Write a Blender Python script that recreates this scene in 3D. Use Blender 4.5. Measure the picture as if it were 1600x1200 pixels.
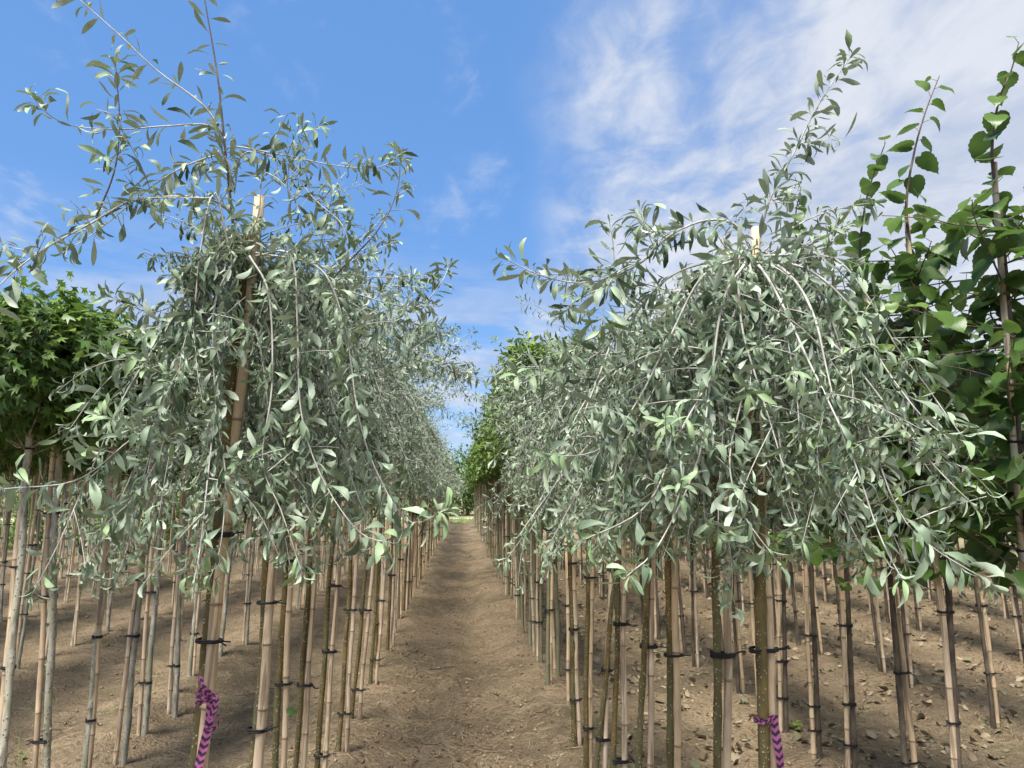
import bpy, math, random
import numpy as np
from mathutils import Matrix, Vector

for o in list(bpy.data.objects):
    bpy.data.objects.remove(o)
SC = bpy.context.scene
COL = SC.collection
R = math.radians

# ------------------------------------------------------------------ camera
CAM_H, YAW, PITCH, FPX = 1.6, R(4.07), R(8.7), 1111.0
cam_d = bpy.data.cameras.new('camera')
cam_d.sensor_width = 36.0
cam_d.lens = 36.0 * FPX / 1600.0
cam_d.clip_start = 0.05
cam_d.clip_end = 6000
cam = bpy.data.objects.new('camera', cam_d)
COL.objects.link(cam)
cam.location = (0, 0, CAM_H)
cam.rotation_euler = (R(90) + PITCH, 0, -YAW)
SC.camera = cam

# ------------------------------------------------------------------ world, sun, exposure
SUN_EL, SUN_AZ = R(64), R(208)          # azimuth clockwise from +Y: behind the camera, a little to its left
world = bpy.data.worlds.new('World')
SC.world = world
world.use_nodes = True
nt = world.node_tree
nt.nodes.clear()
N, LK = nt.nodes, nt.links


def wn(t, **kw):
    n = N.new(t)
    for k, v in kw.items():
        setattr(n, k, v)
    return n


def wmath(op, a, b=None, c=None, clamp=False):
    n = N.new('ShaderNodeMath')
    n.operation = op
    n.use_clamp = clamp
    for i, v in enumerate((a, b, c)):
        if v is None:
            continue
        if isinstance(v, (int, float)):
            n.inputs[i].default_value = v
        else:
            LK.new(v, n.inputs[i])
    return n.outputs[0]


sky = wn('ShaderNodeTexSky', sky_type='NISHITA', sun_disc=False)
sky.sun_elevation = SUN_EL
sky.sun_rotation = SUN_AZ
sky.altitude = 0
sky.air_density = 1.0
sky.dust_density = 0.6
sky.ozone_density = 2.0
hs = wn('ShaderNodeHueSaturation')
hs.inputs['Saturation'].default_value = 1.08
hs.inputs['Value'].default_value = 1.0
LK.new(sky.outputs[0], hs.inputs['Color'])
even = wn('ShaderNodeMix', data_type='RGBA')      # evens the sky's brightness out towards the horizon, as summer haze does
even.inputs[0].default_value = 0.72
LK.new(hs.outputs[0], even.inputs[6])
even.inputs[7].default_value = (0.40, 1.06, 2.5, 1)
tc = wn('ShaderNodeTexCoord')
sep = wn('ShaderNodeSeparateXYZ')
LK.new(tc.outputs['Generated'], sep.inputs[0])
X, Y, Z = sep.outputs
zz = wmath('ADD', wmath('MAXIMUM', Z, 0.0), 0.10)
px_ = wmath('DIVIDE', X, zz)
py_ = wmath('DIVIDE', Y, zz)
comb = wn('ShaderNodeCombineXYZ')
LK.new(px_, comb.inputs[0])
LK.new(py_, comb.inputs[1])


def wnoise(scale, detail, rough, rot, sc, loc=(0, 0, 0), dist=0.0):
    m = wn('ShaderNodeMapping')
    m.inputs['Location'].default_value = loc
    m.inputs['Rotation'].default_value = (0, 0, rot)
    m.inputs['Scale'].default_value = sc
    LK.new(comb.outputs[0], m.inputs[0])
    n = wn('ShaderNodeTexNoise')
    n.inputs['Scale'].default_value = scale
    n.inputs['Detail'].default_value = detail
    n.inputs['Roughness'].default_value = rough
    n.inputs['Distortion'].default_value = dist
    LK.new(m.outputs[0], n.inputs['Vector'])
    return n.outputs['Fac']


def wramp(v, lo, hi, a=0.0, b=1.0):
    n = wn('ShaderNodeMapRange', interpolation_type='SMOOTHSTEP')
    n.inputs[1].default_value = lo
    n.inputs[2].default_value = hi
    n.inputs[3].default_value = a
    n.inputs[4].default_value = b
    LK.new(v, n.inputs[0])
    return n.outputs[0]


big = wnoise(0.8, 1, 0.5, 0.0, (1, 1, 1), (2.3, 0.7, 0))
streak = wnoise(3.0, 5, 0.55, R(6), (1.0, 0.42, 1), (0.4, 3.1, 0), 0.5)
fine = wnoise(7.5, 5, 0.6, R(20), (1.0, 0.7, 1), (7.7, 1.3, 0), 0.5)
wob = wmath('MULTIPLY', wmath('SUBTRACT', big, 0.5), 0.5)
pxw = wmath('ADD', px_, wob)
veil = wramp(pxw, 0.14, 0.40)            # the edge of a cloud sheet that fills the sky to the east
solid = wramp(pxw, 0.45, 1.15)
body = wmath('ADD', wmath('MULTIPLY', streak, 0.62), wmath('MULTIPLY', fine, 0.38))
tex = wramp(wmath('ADD', body, wmath('MULTIPLY', solid, 0.25)), 0.36, 0.68)
bank = wmath('MULTIPLY', veil, wmath('ADD', 0.14, wmath('MULTIPLY', tex, 0.80)))
wisp = wmath('MULTIPLY', wramp(body, 0.53, 0.76), 0.5)
lm = wn('ShaderNodeMapping')
lm.inputs['Scale'].default_value = (2.2, 2.2, 11.0)
LK.new(tc.outputs['Generated'], lm.inputs[0])
ln = wn('ShaderNodeTexNoise')
ln.inputs['Scale'].default_value = 2.3
ln.inputs['Detail'].default_value = 5
ln.inputs['Roughness'].default_value = 0.55
LK.new(lm.outputs[0], ln.inputs['Vector'])
low = wmath('MULTIPLY', wramp(Z, 0.12, 0.38, 1.0, 0.0), wramp(ln.outputs['Fac'], 0.42, 0.6))
cov = wmath('MAXIMUM', wmath('MAXIMUM', bank, wisp), wmath('MULTIPLY', low, 0.8))
cov = wmath('MULTIPLY', cov, 0.97, clamp=True)
cmix = wn('ShaderNodeMix', data_type='RGBA')
LK.new(cov, cmix.inputs[0])
LK.new(even.outputs[2], cmix.inputs[6])
ctone = wn('ShaderNodeMix', data_type='RGBA')      # thin and thick cloud
LK.new(wramp(body, 0.38, 0.62), ctone.inputs[0])
ctone.inputs[6].default_value = (2.0, 2.22, 2.7, 1)
ctone.inputs[7].default_value = (2.85, 2.95, 3.15, 1)
LK.new(ctone.outputs[2], cmix.inputs[7])
bg = wn('ShaderNodeBackground')
bg.inputs[1].default_value = 0.13
LK.new(cmix.outputs[2], bg.inputs[0])
wo = wn('ShaderNodeOutputWorld')
LK.new(bg.outputs[0], wo.inputs[0])

sun_d = bpy.data.lights.new('sun', 'SUN')
world.cycles.sampling_method = 'MANUAL'
world.cycles.sample_map_resolution = 256
sun_d.energy = 5.0
sun_d.angle = R(26)
sun_d.color = (1.0, 0.95, 0.87)
sun = bpy.data.objects.new('sun', sun_d)
COL.objects.link(sun)
sd = Vector((math.sin(SUN_AZ) * math.cos(SUN_EL), math.cos(SUN_AZ) * math.cos(SUN_EL), math.sin(SUN_EL)))
sun.rotation_euler = (-sd).to_track_quat('-Z', 'Y').to_euler()
sun.location = (0, -5, 12)

SC.cycles.use_adaptive_sampling = True
SC.cycles.adaptive_threshold = 0.03
SC.cycles.max_bounces = 5
SC.cycles.diffuse_bounces = 3
SC.cycles.glossy_bounces = 2
SC.cycles.transmission_bounces = 4
vs = SC.view_settings
vs.view_transform = 'Standard'
vs.look = 'None'
vs.exposure = 1.16
vs.gamma = 1.0
vs.use_curve_mapping = False

# ------------------------------------------------------------------ pixel -> world helper
_f = np.array([math.sin(YAW) * math.cos(PITCH), math.cos(YAW) * math.cos(PITCH), math.sin(PITCH)])
_r = np.array([math.cos(YAW), -math.sin(YAW), 0.0])
_u = np.cross(_r, _f)
CAMP = np.array([0, 0, CAM_H])


def at(x, y, Yd):
    d = _f + _r * ((x - 800) / FPX) + _u * ((600 - y) / FPX)
    return CAMP + d * (Yd / d[1])


def to_px(P):
    v = P - CAMP
    w = v @ _f
    return 800 + FPX * (v @ _r) / w, 600 - FPX * (v @ _u) / w, w


# ------------------------------------------------------------------ materials
def mat_new(name):
    m = bpy.data.materials.new(name)
    m.use_nodes = True
    t = m.node_tree
    t.nodes.clear()
    return m, t


class NT:
    def __init__(self, name):
        self.m, self.t = mat_new(name)

    def n(self, typ, **kw):
        n = self.t.nodes.new(typ)
        for k, v in kw.items():
            setattr(n, k, v)
        return n

    def set(self, sock, v):
        if v is None:
            return
        if hasattr(v, 'is_output'):
            self.t.links.new(v, sock)
        else:
            if isinstance(v, tuple) and len(v) == 3 and sock.type == 'RGBA':
                v = (*v, 1)
            sock.default_value = v

    def math(self, op, a, b=None, clamp=False):
        n = self.n('ShaderNodeMath', operation=op)
        n.use_clamp = clamp
        self.set(n.inputs[0], a)
        self.set(n.inputs[1], b)
        return n.outputs[0]

    def mix(self, f, a, b, mode='MIX'):
        n = self.n('ShaderNodeMix', data_type='RGBA', blend_type=mode)
        self.set(n.inputs[0], f)
        self.set(n.inputs[6], a)
        self.set(n.inputs[7], b)
        return n.outputs[2]

    def attr(self, name):
        return self.n('ShaderNodeAttribute', attribute_name=name).outputs['Fac']

    def ramp(self, v, lo, hi, a=0.0, b=1.0):
        n = self.n('ShaderNodeMapRange', interpolation_type='SMOOTHSTEP')
        for i, q in enumerate((v, lo, hi, a, b)):
            self.set(n.inputs[i], q)
        return n.outputs[0]

    def noise(self, vec, scale, detail=4, rough=0.55, dist=0.0):
        n = self.n('ShaderNodeTexNoise')
        self.set(n.inputs['Vector'], vec)
        self.set(n.inputs['Scale'], scale)
        self.set(n.inputs['Detail'], detail)
        self.set(n.inputs['Roughness'], rough)
        self.set(n.inputs['Distortion'], dist)
        return n.outputs['Fac']

    def mapping(self, vec, loc=None, rot=None, sc=None):
        n = self.n('ShaderNodeMapping')
        self.set(n.inputs[0], vec)
        self.set(n.inputs['Location'], loc)
        self.set(n.inputs['Rotation'], rot)
        self.set(n.inputs['Scale'], sc)
        return n.outputs[0]

    def bump(self, h, strength, dist, base=None):
        n = self.n('ShaderNodeBump')
        self.set(n.inputs['Strength'], strength)
        self.set(n.inputs['Distance'], dist)
        self.set(n.inputs['Height'], h)
        if base is not None:
            self.set(n.inputs['Normal'], base)
        return n.outputs[0]

    def principled(self, col, rough, normal=None, spec=0.4):
        p = self.n('ShaderNodeBsdfPrincipled')
        self.set(p.inputs['Base Color'], col)
        self.set(p.inputs['Roughness'], rough)
        self.set(p.inputs['Specular IOR Level'], spec)
        if normal is not None:
            self.set(p.inputs['Normal'], normal)
        return p.outputs[0]

    def out(self, sh):
        o = self.n('ShaderNodeOutputMaterial')
        self.t.links.new(sh, o.inputs[0])
        return self.m

    def obj_coord(self, sc=(1, 1, 1)):
        tc = self.n('ShaderNodeTexCoord').outputs['Object']
        rnd = self.n('ShaderNodeObjectInfo').outputs['Random']
        k = self.math('MULTIPLY', rnd, 37.0)
        c = self.n('ShaderNodeCombineXYZ')
        for i in range(3):
            self.set(c.inputs[i], k)
        return self.mapping(tc, loc=c.outputs[0], sc=sc), rnd


def leaf_mat(name, top_a, top_b, back, young, trans=0.25, rough=0.5, veins=6.0, trans_tint=(0.5, 0.75, 0.2), vein_amt=0.35):
    q = NT(name)
    var = q.attr('var')
    yg = q.attr('young')
    t = q.attr('lt')
    w = q.attr('lw')
    top = q.mix(var, top_a, top_b)
    top = q.mix(yg, top, young)
    # pale midrib and faint side veins
    aw = q.math('ABSOLUTE', w)
    mid = q.ramp(aw, 0.02, 0.12, 1.0, 0.0)
    sv = q.math('SUBTRACT', q.math('MULTIPLY', t, veins), q.math('MULTIPLY', aw, veins * 0.55))
    sv = q.math('ABSOLUTE', q.math('SUBTRACT', q.math('FRACT', sv), 0.5))
    sv = q.ramp(sv, 0.0, 0.12, 1.0, 0.0)
    vv = q.math('MAXIMUM', mid, q.math('MULTIPLY', sv, 0.6))
    light = q.mix(0.6, top, back)
    top = q.mix(q.math('MULTIPLY', vv, vein_amt), top, light)
    geo = q.n('ShaderNodeNewGeometry')
    bk = q.mix(yg, back, q.mix(0.5, back, young))
    bk = q.mix(q.math('MULTIPLY', var, 0.5), bk, top_a)
    col = q.mix(geo.outputs['Backfacing'], top, bk)
    nrm = q.bump(vv, 0.08, 0.002)
    p = q.principled(col, rough, nrm, 0.35)
    tr = q.n('ShaderNodeBsdfTranslucent')
    q.set(tr.inputs[0], q.mix(0.6, col, trans_tint, 'MULTIPLY'))
    mx = q.n('ShaderNodeMixShader')
    q.set(mx.inputs[0], trans)
    q.t.links.new(p, mx.inputs[1])
    q.t.links.new(tr.outputs[0], mx.inputs[2])
    return q.out(mx.outputs[0])


M = {}
M['silver_leaf'] = leaf_mat('silver_leaf', (0.042, 0.072, 0.038), (0.25, 0.325, 0.215), (0.38, 0.44, 0.34), (0.27, 0.38, 0.17), 0.12, 0.5, 7.0, (0.7, 0.8, 0.45), 0.12)
M['gum_leaf'] = leaf_mat('gum_leaf', (0.048, 0.10, 0.02), (0.115, 0.19, 0.036), (0.14, 0.21, 0.07), (0.20, 0.28, 0.055), 0.3, 0.42, 5.0, (0.75, 0.9, 0.25))
M['linden_leaf'] = leaf_mat('linden_leaf', (0.034, 0.075, 0.016), (0.085, 0.152, 0.03), (0.13, 0.20, 0.08), (0.17, 0.26, 0.045), 0.34, 0.36, 6.0, (0.7, 0.9, 0.22))
M['hedge_leaf'] = leaf_mat('hedge_leaf', (0.07, 0.13, 0.022), (0.15, 0.22, 0.036), (0.14, 0.21, 0.06), (0.24, 0.30, 0.05), 0.32, 0.45, 6.0, (0.8, 0.9, 0.2))
M['sapling_leaf'] = leaf_mat('sapling_leaf', (0.10, 0.19, 0.035), (0.18, 0.29, 0.06), (0.2, 0.3, 0.1), (0.25, 0.36, 0.09), 0.3, 0.5, 6.0, (0.8, 0.9, 0.3))
M['dead_leaf'] = leaf_mat('dead_leaf', (0.15, 0.11, 0.065), (0.33, 0.27, 0.175), (0.30, 0.25, 0.17), (0.13, 0.14, 0.07), 0.08, 0.8, 6.0, (0.8, 0.7, 0.4))
M['far_leaf'] = leaf_mat('far_leaf', (0.07, 0.13, 0.035), (0.14, 0.21, 0.06), (0.14, 0.21, 0.08), (0.2, 0.27, 0.08), 0.25, 0.6, 6.0)


def bark(name, a, b, spot=None, spot_amt=0.0, ring=0.0, moss=None, sp_scale=90):
    q = NT(name)
    v, rnd = q.obj_coord((1, 1, 0.35))
    v2, _ = q.obj_coord((1, 1, 0.7))
    n1 = q.noise(v, 26, 5, 0.6)
    n2 = q.noise(v, 6, 3, 0.5)
    col = q.mix(q.ramp(n1, 0.35, 0.68), a, b)
    if moss:
        col = q.mix(q.math('MULTIPLY', q.ramp(n2, 0.42, 0.66), 0.75), col, moss)
    h = n1
    if spot:
        vo = q.n('ShaderNodeTexVoronoi')
        q.set(vo.inputs['Vector'], v2)
        q.set(vo.inputs['Scale'], sp_scale)
        d = q.ramp(vo.outputs['Distance'], 0.16, 0.34, 1.0, 0.0)
        pick = q.ramp(q.noise(v2, sp_scale * 0.45, 1), 0.42, 0.55)
        d = q.math('MULTIPLY', d, pick)
        col = q.mix(q.math('MULTIPLY', d, spot_amt), col, spot)
        h = q.math('ADD', n1, q.math('MULTIPLY', d, 0.6))
    col = q.mix(q.math('MULTIPLY', rnd, 0.35), col, a)
    return q.out(q.principled(col, 0.72, q.bump(h, 0.8, 0.006), 0.2))


M['pear_bark'] = bark('pear_bark', (0.075, 0.058, 0.022), (0.19, 0.135, 0.052), (0.55, 0.52, 0.42), 0.95, moss=(0.115, 0.12, 0.06), sp_scale=130)
M['twig_bark'] = bark('twig_bark', (0.27, 0.26, 0.225), (0.50, 0.49, 0.45), None)
M['old_twig'] = bark('old_twig', (0.09, 0.065, 0.05), (0.2, 0.16, 0.13), None)
M['gum_bark'] = bark('gum_bark', (0.20, 0.18, 0.14), (0.54, 0.515, 0.43), (0.09, 0.075, 0.055), 0.8, moss=(0.31, 0.305, 0.20), sp_scale=75)
M['linden_bark'] = bark('linden_bark', (0.06, 0.046, 0.034), (0.15, 0.12, 0.09), (0.24, 0.21, 0.17), 0.4)
M['green_bark'] = bark('green_bark', (0.16, 0.152, 0.092), (0.28, 0.262, 0.17), (0.36, 0.34, 0.27), 0.5, moss=(0.16, 0.162, 0.082))

q = NT('bamboo')
v, rnd = q.obj_coord((1, 1, 0.06))
v3, _ = q.obj_coord((1, 1, 0.5))
n1 = q.noise(v, 120, 4, 0.6)
n2 = q.noise(v3, 7, 4, 0.6)
col = q.mix(rnd, (0.58, 0.43, 0.26), (0.64, 0.52, 0.385))
col = q.mix(q.ramp(n1, 0.35, 0.7), col, q.mix(0.5, col, (0.33, 0.23, 0.15)))
col = q.mix(q.math('MULTIPLY', q.ramp(n2, 0.46, 0.66), 0.65), col, (0.26, 0.195, 0.135))
col = q.mix(q.math('MULTIPLY', q.attr('node'), 0.9), col, (0.12, 0.08, 0.05))
crk = q.ramp(q.noise(v, 55, 1, 0.4), 0.60, 0.63)
col = q.mix(q.math('MULTIPLY', crk, 0.6), col, (0.15, 0.10, 0.065))
M['bamboo'] = q.out(q.principled(col, 0.5, q.bump(n1, 0.25, 0.002), 0.4))

q = NT('tie_rubber')
v, rnd = q.obj_coord()
M['tie'] = q.out(q.principled(q.mix(q.noise(v, 60), (0.007, 0.007, 0.008), (0.018, 0.018, 0.019)), 0.5, None, 0.3))

q = NT('ribbon')
s = q.math('ADD', q.attr('lt'), q.math('MULTIPLY', q.math('ABSOLUTE', q.attr('lw')), 0.5))
s = q.math('FRACT', s)
band = q.ramp(q.math('ABSOLUTE', q.math('SUBTRACT', s, 0.5)), 0.235, 0.255)
v, rnd = q.obj_coord()
pk = q.mix(q.noise(v, 40), (0.45, 0.09, 0.30), (0.60, 0.20, 0.45))
rb = q.mix(band, (0.06, 0.035, 0.07), pk)
pr = q.principled(rb, 0.32, q.bump(q.noise(v, 70), 0.3, 0.002), 0.5)
tr = q.n('ShaderNodeBsdfTranslucent')
q.set(tr.inputs[0], rb)
mx = q.n('ShaderNodeMixShader')
q.set(mx.inputs[0], 0.4)
q.t.links.new(pr, mx.inputs[1])
q.t.links.new(tr.outputs[0], mx.inputs[2])
M['ribbon'] = q.out(mx.outputs[0])


def soil_mat():
    q = NT('soil')
    g = q.n('ShaderNodeNewGeometry').outputs['Position']
    flat = q.mapping(g, sc=(1, 1, 0.2))
    a = q.noise(flat, 0.8, 2, 0.6)
    b = q.noise(flat, 5.5, 4, 0.62, 0.3)
    c = q.noise(flat, 38, 3, 0.65)
    d = q.noise(flat, 170, 1, 0.6)
    streak = q.noise(q.mapping(g, sc=(1.0, 3.2, 0.2)), 9, 3, 0.6, 0.8)
    col = q.mix(q.ramp(a, 0.42, 0.58), (0.205, 0.158, 0.094), (0.335, 0.245, 0.15))
    col = q.mix(q.math('MULTIPLY', q.ramp(b, 0.42, 0.68), 0.6), col, (0.43, 0.325, 0.205))
    col = q.mix(q.math('MULTIPLY', q.ramp(streak, 0.52, 0.7), 0.5), col, (0.115, 0.08, 0.05))
    col = q.mix(q.math('MULTIPLY', q.ramp(c, 0.48, 0.7), 0.7), col, (0.075, 0.052, 0.034))
    col = q.mix(q.math('MULTIPLY', q.ramp(d, 0.52, 0.7), 0.7), col, (0.46, 0.37, 0.24))
    # damp, dark crumbs lying in cross bands on the path; faint green algae film
    band = q.noise(q.mapping(g, sc=(0.9, 0.55, 0.2)), 2.2, 2, 0.55, 0.5)
    col = q.mix(q.math('MULTIPLY', q.ramp(band, 0.5, 0.66), 0.6), col, (0.17, 0.13, 0.085))
    alg = q.noise(q.mapping(g, loc=(3.3, 9.1, 0), sc=(1, 1, 0.2)), 1.3, 2, 0.6)
    col = q.mix(q.math('MULTIPLY', q.ramp(alg, 0.56, 0.75), 0.28), col, (0.13, 0.14, 0.06))
    vo = q.n('ShaderNodeTexVoronoi', feature='DISTANCE_TO_EDGE')
    q.set(vo.inputs['Vector'], q.mix(0.16, flat, q.n('ShaderNodeTexNoise').outputs['Color']))
    q.set(vo.inputs['Scale'], 5.0)
    crack = q.ramp(vo.outputs['Distance'], 0.0, 0.03, 1.0, 0.0)
    crack = q.math('MULTIPLY', crack, q.ramp(q.noise(flat, 1.6, 2), 0.52, 0.66))
    col = q.mix(q.math('MULTIPLY', crack, 0.75), col, (0.06, 0.04, 0.026))
    h = q.math('ADD', q.math('MULTIPLY', b, 1.3), q.math('ADD', q.math('MULTIPLY', c, 1.1), q.math('MULTIPLY', d, 0.5)))
    nrm = q.bump(h, 1.0, 0.05)
    return q.out(q.principled(col, 0.92, nrm, 0.15))


M['soil'] = soil_mat()


def simple(name, a, b, scale, rough=0.9):
    q = NT(name)
    g = q.n('ShaderNodeNewGeometry').outputs['Position']
    n1 = q.noise(g, scale, 5, 0.6)
    return q.out(q.principled(q.mix(n1, a, b), rough, q.bump(n1, 0.4, 0.05), 0.15))


M['far_ground'] = simple('far_ground', (0.13, 0.13, 0.06), (0.24, 0.2, 0.11), 0.6)
M['verge'] = simple('verge', (0.13, 0.17, 0.045), (0.26, 0.26, 0.10), 1.2)
M['sand_track'] = simple('sand_track', (0.42, 0.37, 0.28), (0.55, 0.49, 0.38), 1.5)

q = NT('straw')
M['straw'] = q.out(q.principled(q.mix(q.attr('var'), (0.13, 0.088, 0.05), (0.46, 0.355, 0.21)), 0.8, None, 0.2))
q = NT('clod')
v, _ = q.obj_coord()
M['clod'] = q.out(q.principled(q.mix(q.attr('var'), (0.11, 0.078, 0.048), (0.34, 0.255, 0.165)), 0.95, None, 0.1))
q = NT('dark_twig')
M['dark_twig'] = q.out(q.principled(q.mix(q.noise(q.n('ShaderNodeTexCoord').outputs['Object'], 50), (0.03, 0.02, 0.016), (0.09, 0.06, 0.04)), 0.85, None, 0.2))
q = NT('grass')
M['grass'] = q.out(q.principled(q.mix(q.attr('var'), (0.06, 0.12, 0.025), (0.16, 0.24, 0.06)), 0.6, None, 0.3))


# ------------------------------------------------------------------ mesh builders
def mk_mesh(name, V, T, attrs=None, mat=None, smooth=True):
    V = np.asarray(V, dtype=np.float32)
    T = np.asarray(T, dtype=np.int32)
    me = bpy.data.meshes.new(name)
    me.vertices.add(len(V))
    me.vertices.foreach_set('co', V.ravel())
    me.loops.add(T.size)
    me.loops.foreach_set('vertex_index', T.ravel())
    me.polygons.add(len(T))
    me.polygons.foreach_set('loop_start', np.arange(0, T.size, 3, dtype=np.int32))
    if smooth:
        me.polygons.foreach_set('use_smooth', np.ones(len(T), dtype=bool))
    for k, a in (attrs or {}).items():
        at_ = me.attributes.new(k, 'FLOAT', 'POINT')
        at_.data.foreach_set('value', np.asarray(a, dtype=np.float32))
    me.update(calc_edges=True)
    me.validate()
    if mat:
        me.materials.append(M[mat] if isinstance(mat, str) else mat)
    return me


def obj(name, me, parent=None, loc=None, **props):
    o = bpy.data.objects.new(name, me)
    COL.objects.link(o)
    if parent is not None:
        o.parent = parent
    if loc is not None:
        o.location = loc
    for k, v in props.items():
        o[k] = v
    return o


def nrmz(v):
    return v / np.maximum(np.linalg.norm(v, axis=-1, keepdims=True), 1e-9)


def tube(P, rad, sides=6, cap=True):
    P = np.asarray(P, float)
    n = len(P)
    rad = np.broadcast_to(np.asarray(rad, float), (n,))
    Tn = nrmz(np.gradient(P, axis=0))
    m = np.abs(Tn.mean(0))
    ref = np.zeros(3)
    ref[int(np.argmin(m))] = 1
    B = nrmz(np.cross(Tn, ref))
    C = np.cross(Tn, B)
    a = np.arange(sides) * 2 * math.pi / sides
    V = P[:, None, :] + rad[:, None, None] * (np.cos(a)[None, :, None] * B[:, None, :] + np.sin(a)[None, :, None] * C[:, None, :])
    V = V.reshape(-1, 3)
    i = np.arange(n - 1)[:, None] * sides
    j = np.arange(sides)[None, :]
    j2 = (j + 1) % sides
    q0, q1, q2, q3 = i + j, i + j2, i + sides + j2, i + sides + j
    T = np.concatenate([np.stack([q0, q1, q2], -1).reshape(-1, 3), np.stack([q0, q2, q3], -1).reshape(-1, 3)])
    if cap:
        V = np.vstack([V, P[0], P[-1]])
        jj = np.arange(sides)
        jn = (jj + 1) % sides
        T = np.vstack([T, np.stack([jn, jj, np.full(sides, n * sides)], -1),
                       np.stack([(n - 1) * sides + jj, (n - 1) * sides + jn, np.full(sides, n * sides + 1)], -1)])
    return V, T


def join(parts):
    Vs, Ts, k = [], [], 0
    for V, T in parts:
        Vs.append(V)
        Ts.append(T + k)
        k += len(V)
    return np.vstack(Vs), np.vstack(Ts)


def smooth_line(pts, step=0.025):
    """Catmull-Rom through points, resampled evenly."""
    P = np.asarray(pts, float)
    P = np.vstack([2 * P[0] - P[1], P, 2 * P[-1] - P[-2]])
    out = []
    for i in range(1, len(P) - 2):
        t = np.linspace(0, 1, 12, endpoint=False)[:, None]
        p0, p1, p2, p3 = P[i - 1], P[i], P[i + 1], P[i + 2]
        out.append(0.5 * ((2 * p1) + (-p0 + p2) * t + (2 * p0 - 5 * p1 + 4 * p2 - p3) * t ** 2 + (-p0 + 3 * p1 - 3 * p2 + p3) * t ** 3))
    out = np.vstack(out + [P[-2][None]])
    s = np.concatenate([[0], np.cumsum(np.linalg.norm(np.diff(out, axis=0), axis=1))])
    n = max(4, int(s[-1] / step))
    ss = np.linspace(0, s[-1], n)
    return np.stack([np.interp(ss, s, out[:, k]) for k in range(3)], -1)


# ---- leaf templates: (t, w) outline, triangles; t along the leaf, w across in units of half width
def strip_template(ts, ws):
    v = [(0.0, 0.0)]
    for t, w in zip(ts, ws):
        v += [(t, -w), (t, 0.0), (t, w)]
    v.append((1.0, 0.0))
    f = [(0, 2, 1), (0, 3, 2)]
    n = len(ts)
    for i in range(n - 1):
        a, b = 1 + 3 * i, 4 + 3 * i
        f += [(a, a + 1, b + 1), (a, b + 1, b), (a + 1, a + 2, b + 2), (a + 1, b + 2, b + 1)]
    a = 1 + 3 * (n - 1)
    e = len(v) - 1
    f += [(a, a + 1, e), (a + 1, a + 2, e)]
    f = [(p, r, s) for p, s, r in f]
    return np.array(v, float), np.array([(p, s, r) for p, r, s in f])


T_LANCE = strip_template([0.12, 0.30, 0.50, 0.70, 0.90], [0.14, 0.58, 0.93, 0.98, 0.52])
T_LANCE_LO = strip_template([0.6], [1.0])
T_LANCE_MID = strip_template([0.30, 0.76], [0.62, 0.98])
T_OVATE = strip_template([0.2, 0.5, 0.8], [0.75, 1.0, 0.55])


def heart_template():
    half = [(-0.0, 0.0), (-0.09, 0.30), (-0.04, 0.66), (0.08, 0.92), (0.2, 0.93), (0.26, 1.0), (0.38, 0.90), (0.45, 0.93), (0.57, 0.72), (0.64, 0.72), (0.76, 0.42), (0.84, 0.34), (0.92, 0.12), (1.04, 0.0)]
    mids = [0.0, 0.08, 0.2, 0.38, 0.57, 0.76, 1.04]
    v = [(m, 0.0) for m in mids]
    nm = len(mids)
    f = []
    for s in (1, -1):
        k = len(v)
        v += [(t, w * s) for t, w in half[1:-1]]
        pts = [0] + list(range(k, k + len(half) - 2)) + [nm - 1]
        tm = [0.0, 0.08, 0.2, 0.2, 0.2, 0.38, 0.38, 0.57, 0.57, 0.76, 0.76, 0.76, 1.04, 1.04]
        mi = [mids.index(x) for x in tm]
        mi = [0, 1, 1, 2, 2, 3, 3, 4, 4, 5, 5, 5, 6, 6][:len(pts)]
        for i in range(len(pts) - 1):
            a, b = pts[i], pts[i + 1]
            ma, mb = mi[i], mi[i + 1]
            for tri in ((ma, b, a), (ma, mb, b)):
                if len(set(tri)) == 3:
                    f.append(tri if s == -1 else tri[::-1])
    return np.array(v, float), np.array([t[::-1] for t in f])


T_HEART = heart_template()


def star_template():
    pts = []
    c = np.array([0.30, 0.0])
    for ang, r in [(180, 0.30), (140, 0.42), (112, 0.80), (88, 0.36), (52, 0.86), (26, 0.34), (0, 0.76), (-26, 0.34), (-52, 0.86), (-88, 0.36), (-112, 0.80), (-140, 0.42)]:
        pts.append((c[0] + r * math.cos(R(ang)), r * math.sin(R(ang)) / 0.8))
    v = [tuple(c)] + pts
    n = len(pts)
    f = [(0, 1 + (i + 1) % n, 1 + i) for i in range(n)]
    return np.array(v, float), np.array(f)


T_STAR = star_template()


def fix_winding(tp):
    v, f = tp
    out = []
    for a, b, c in f:
        x1, y1 = v[b] - v[a]
        x2, y2 = v[c] - v[a]
        out.append((a, b, c) if x1 * y2 - x2 * y1 > 0 else (a, c, b))
    return v, np.array(out)


T_LANCE, T_LANCE_LO, T_LANCE_MID, T_OVATE, T_HEART, T_STAR = [fix_winding(t) for t in (T_LANCE, T_LANCE_LO, T_LANCE_MID, T_OVATE, T_HEART, T_STAR)]


class Leaves:
    """bag of leaves; D direction, Nn upper side, L length, W half width"""
    K = ('P', 'D', 'Nn', 'L', 'W', 'curl', 'fold', 'twist', 'var', 'young')

    def __init__(self):
        self.b = {k: [] for k in self.K}

    def add(self, **kw):
        n = len(kw['P'])
        for k in self.K:
            a = np.asarray(kw[k], float)
            if a.ndim == 0:
                a = np.full(n, float(a))
            self.b[k].append(a)

    def cat(self):
        return {k: np.concatenate(v) for k, v in self.b.items()}


def pick(d, idx):
    return {k: v[idx] for k, v in d.items()}


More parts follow.
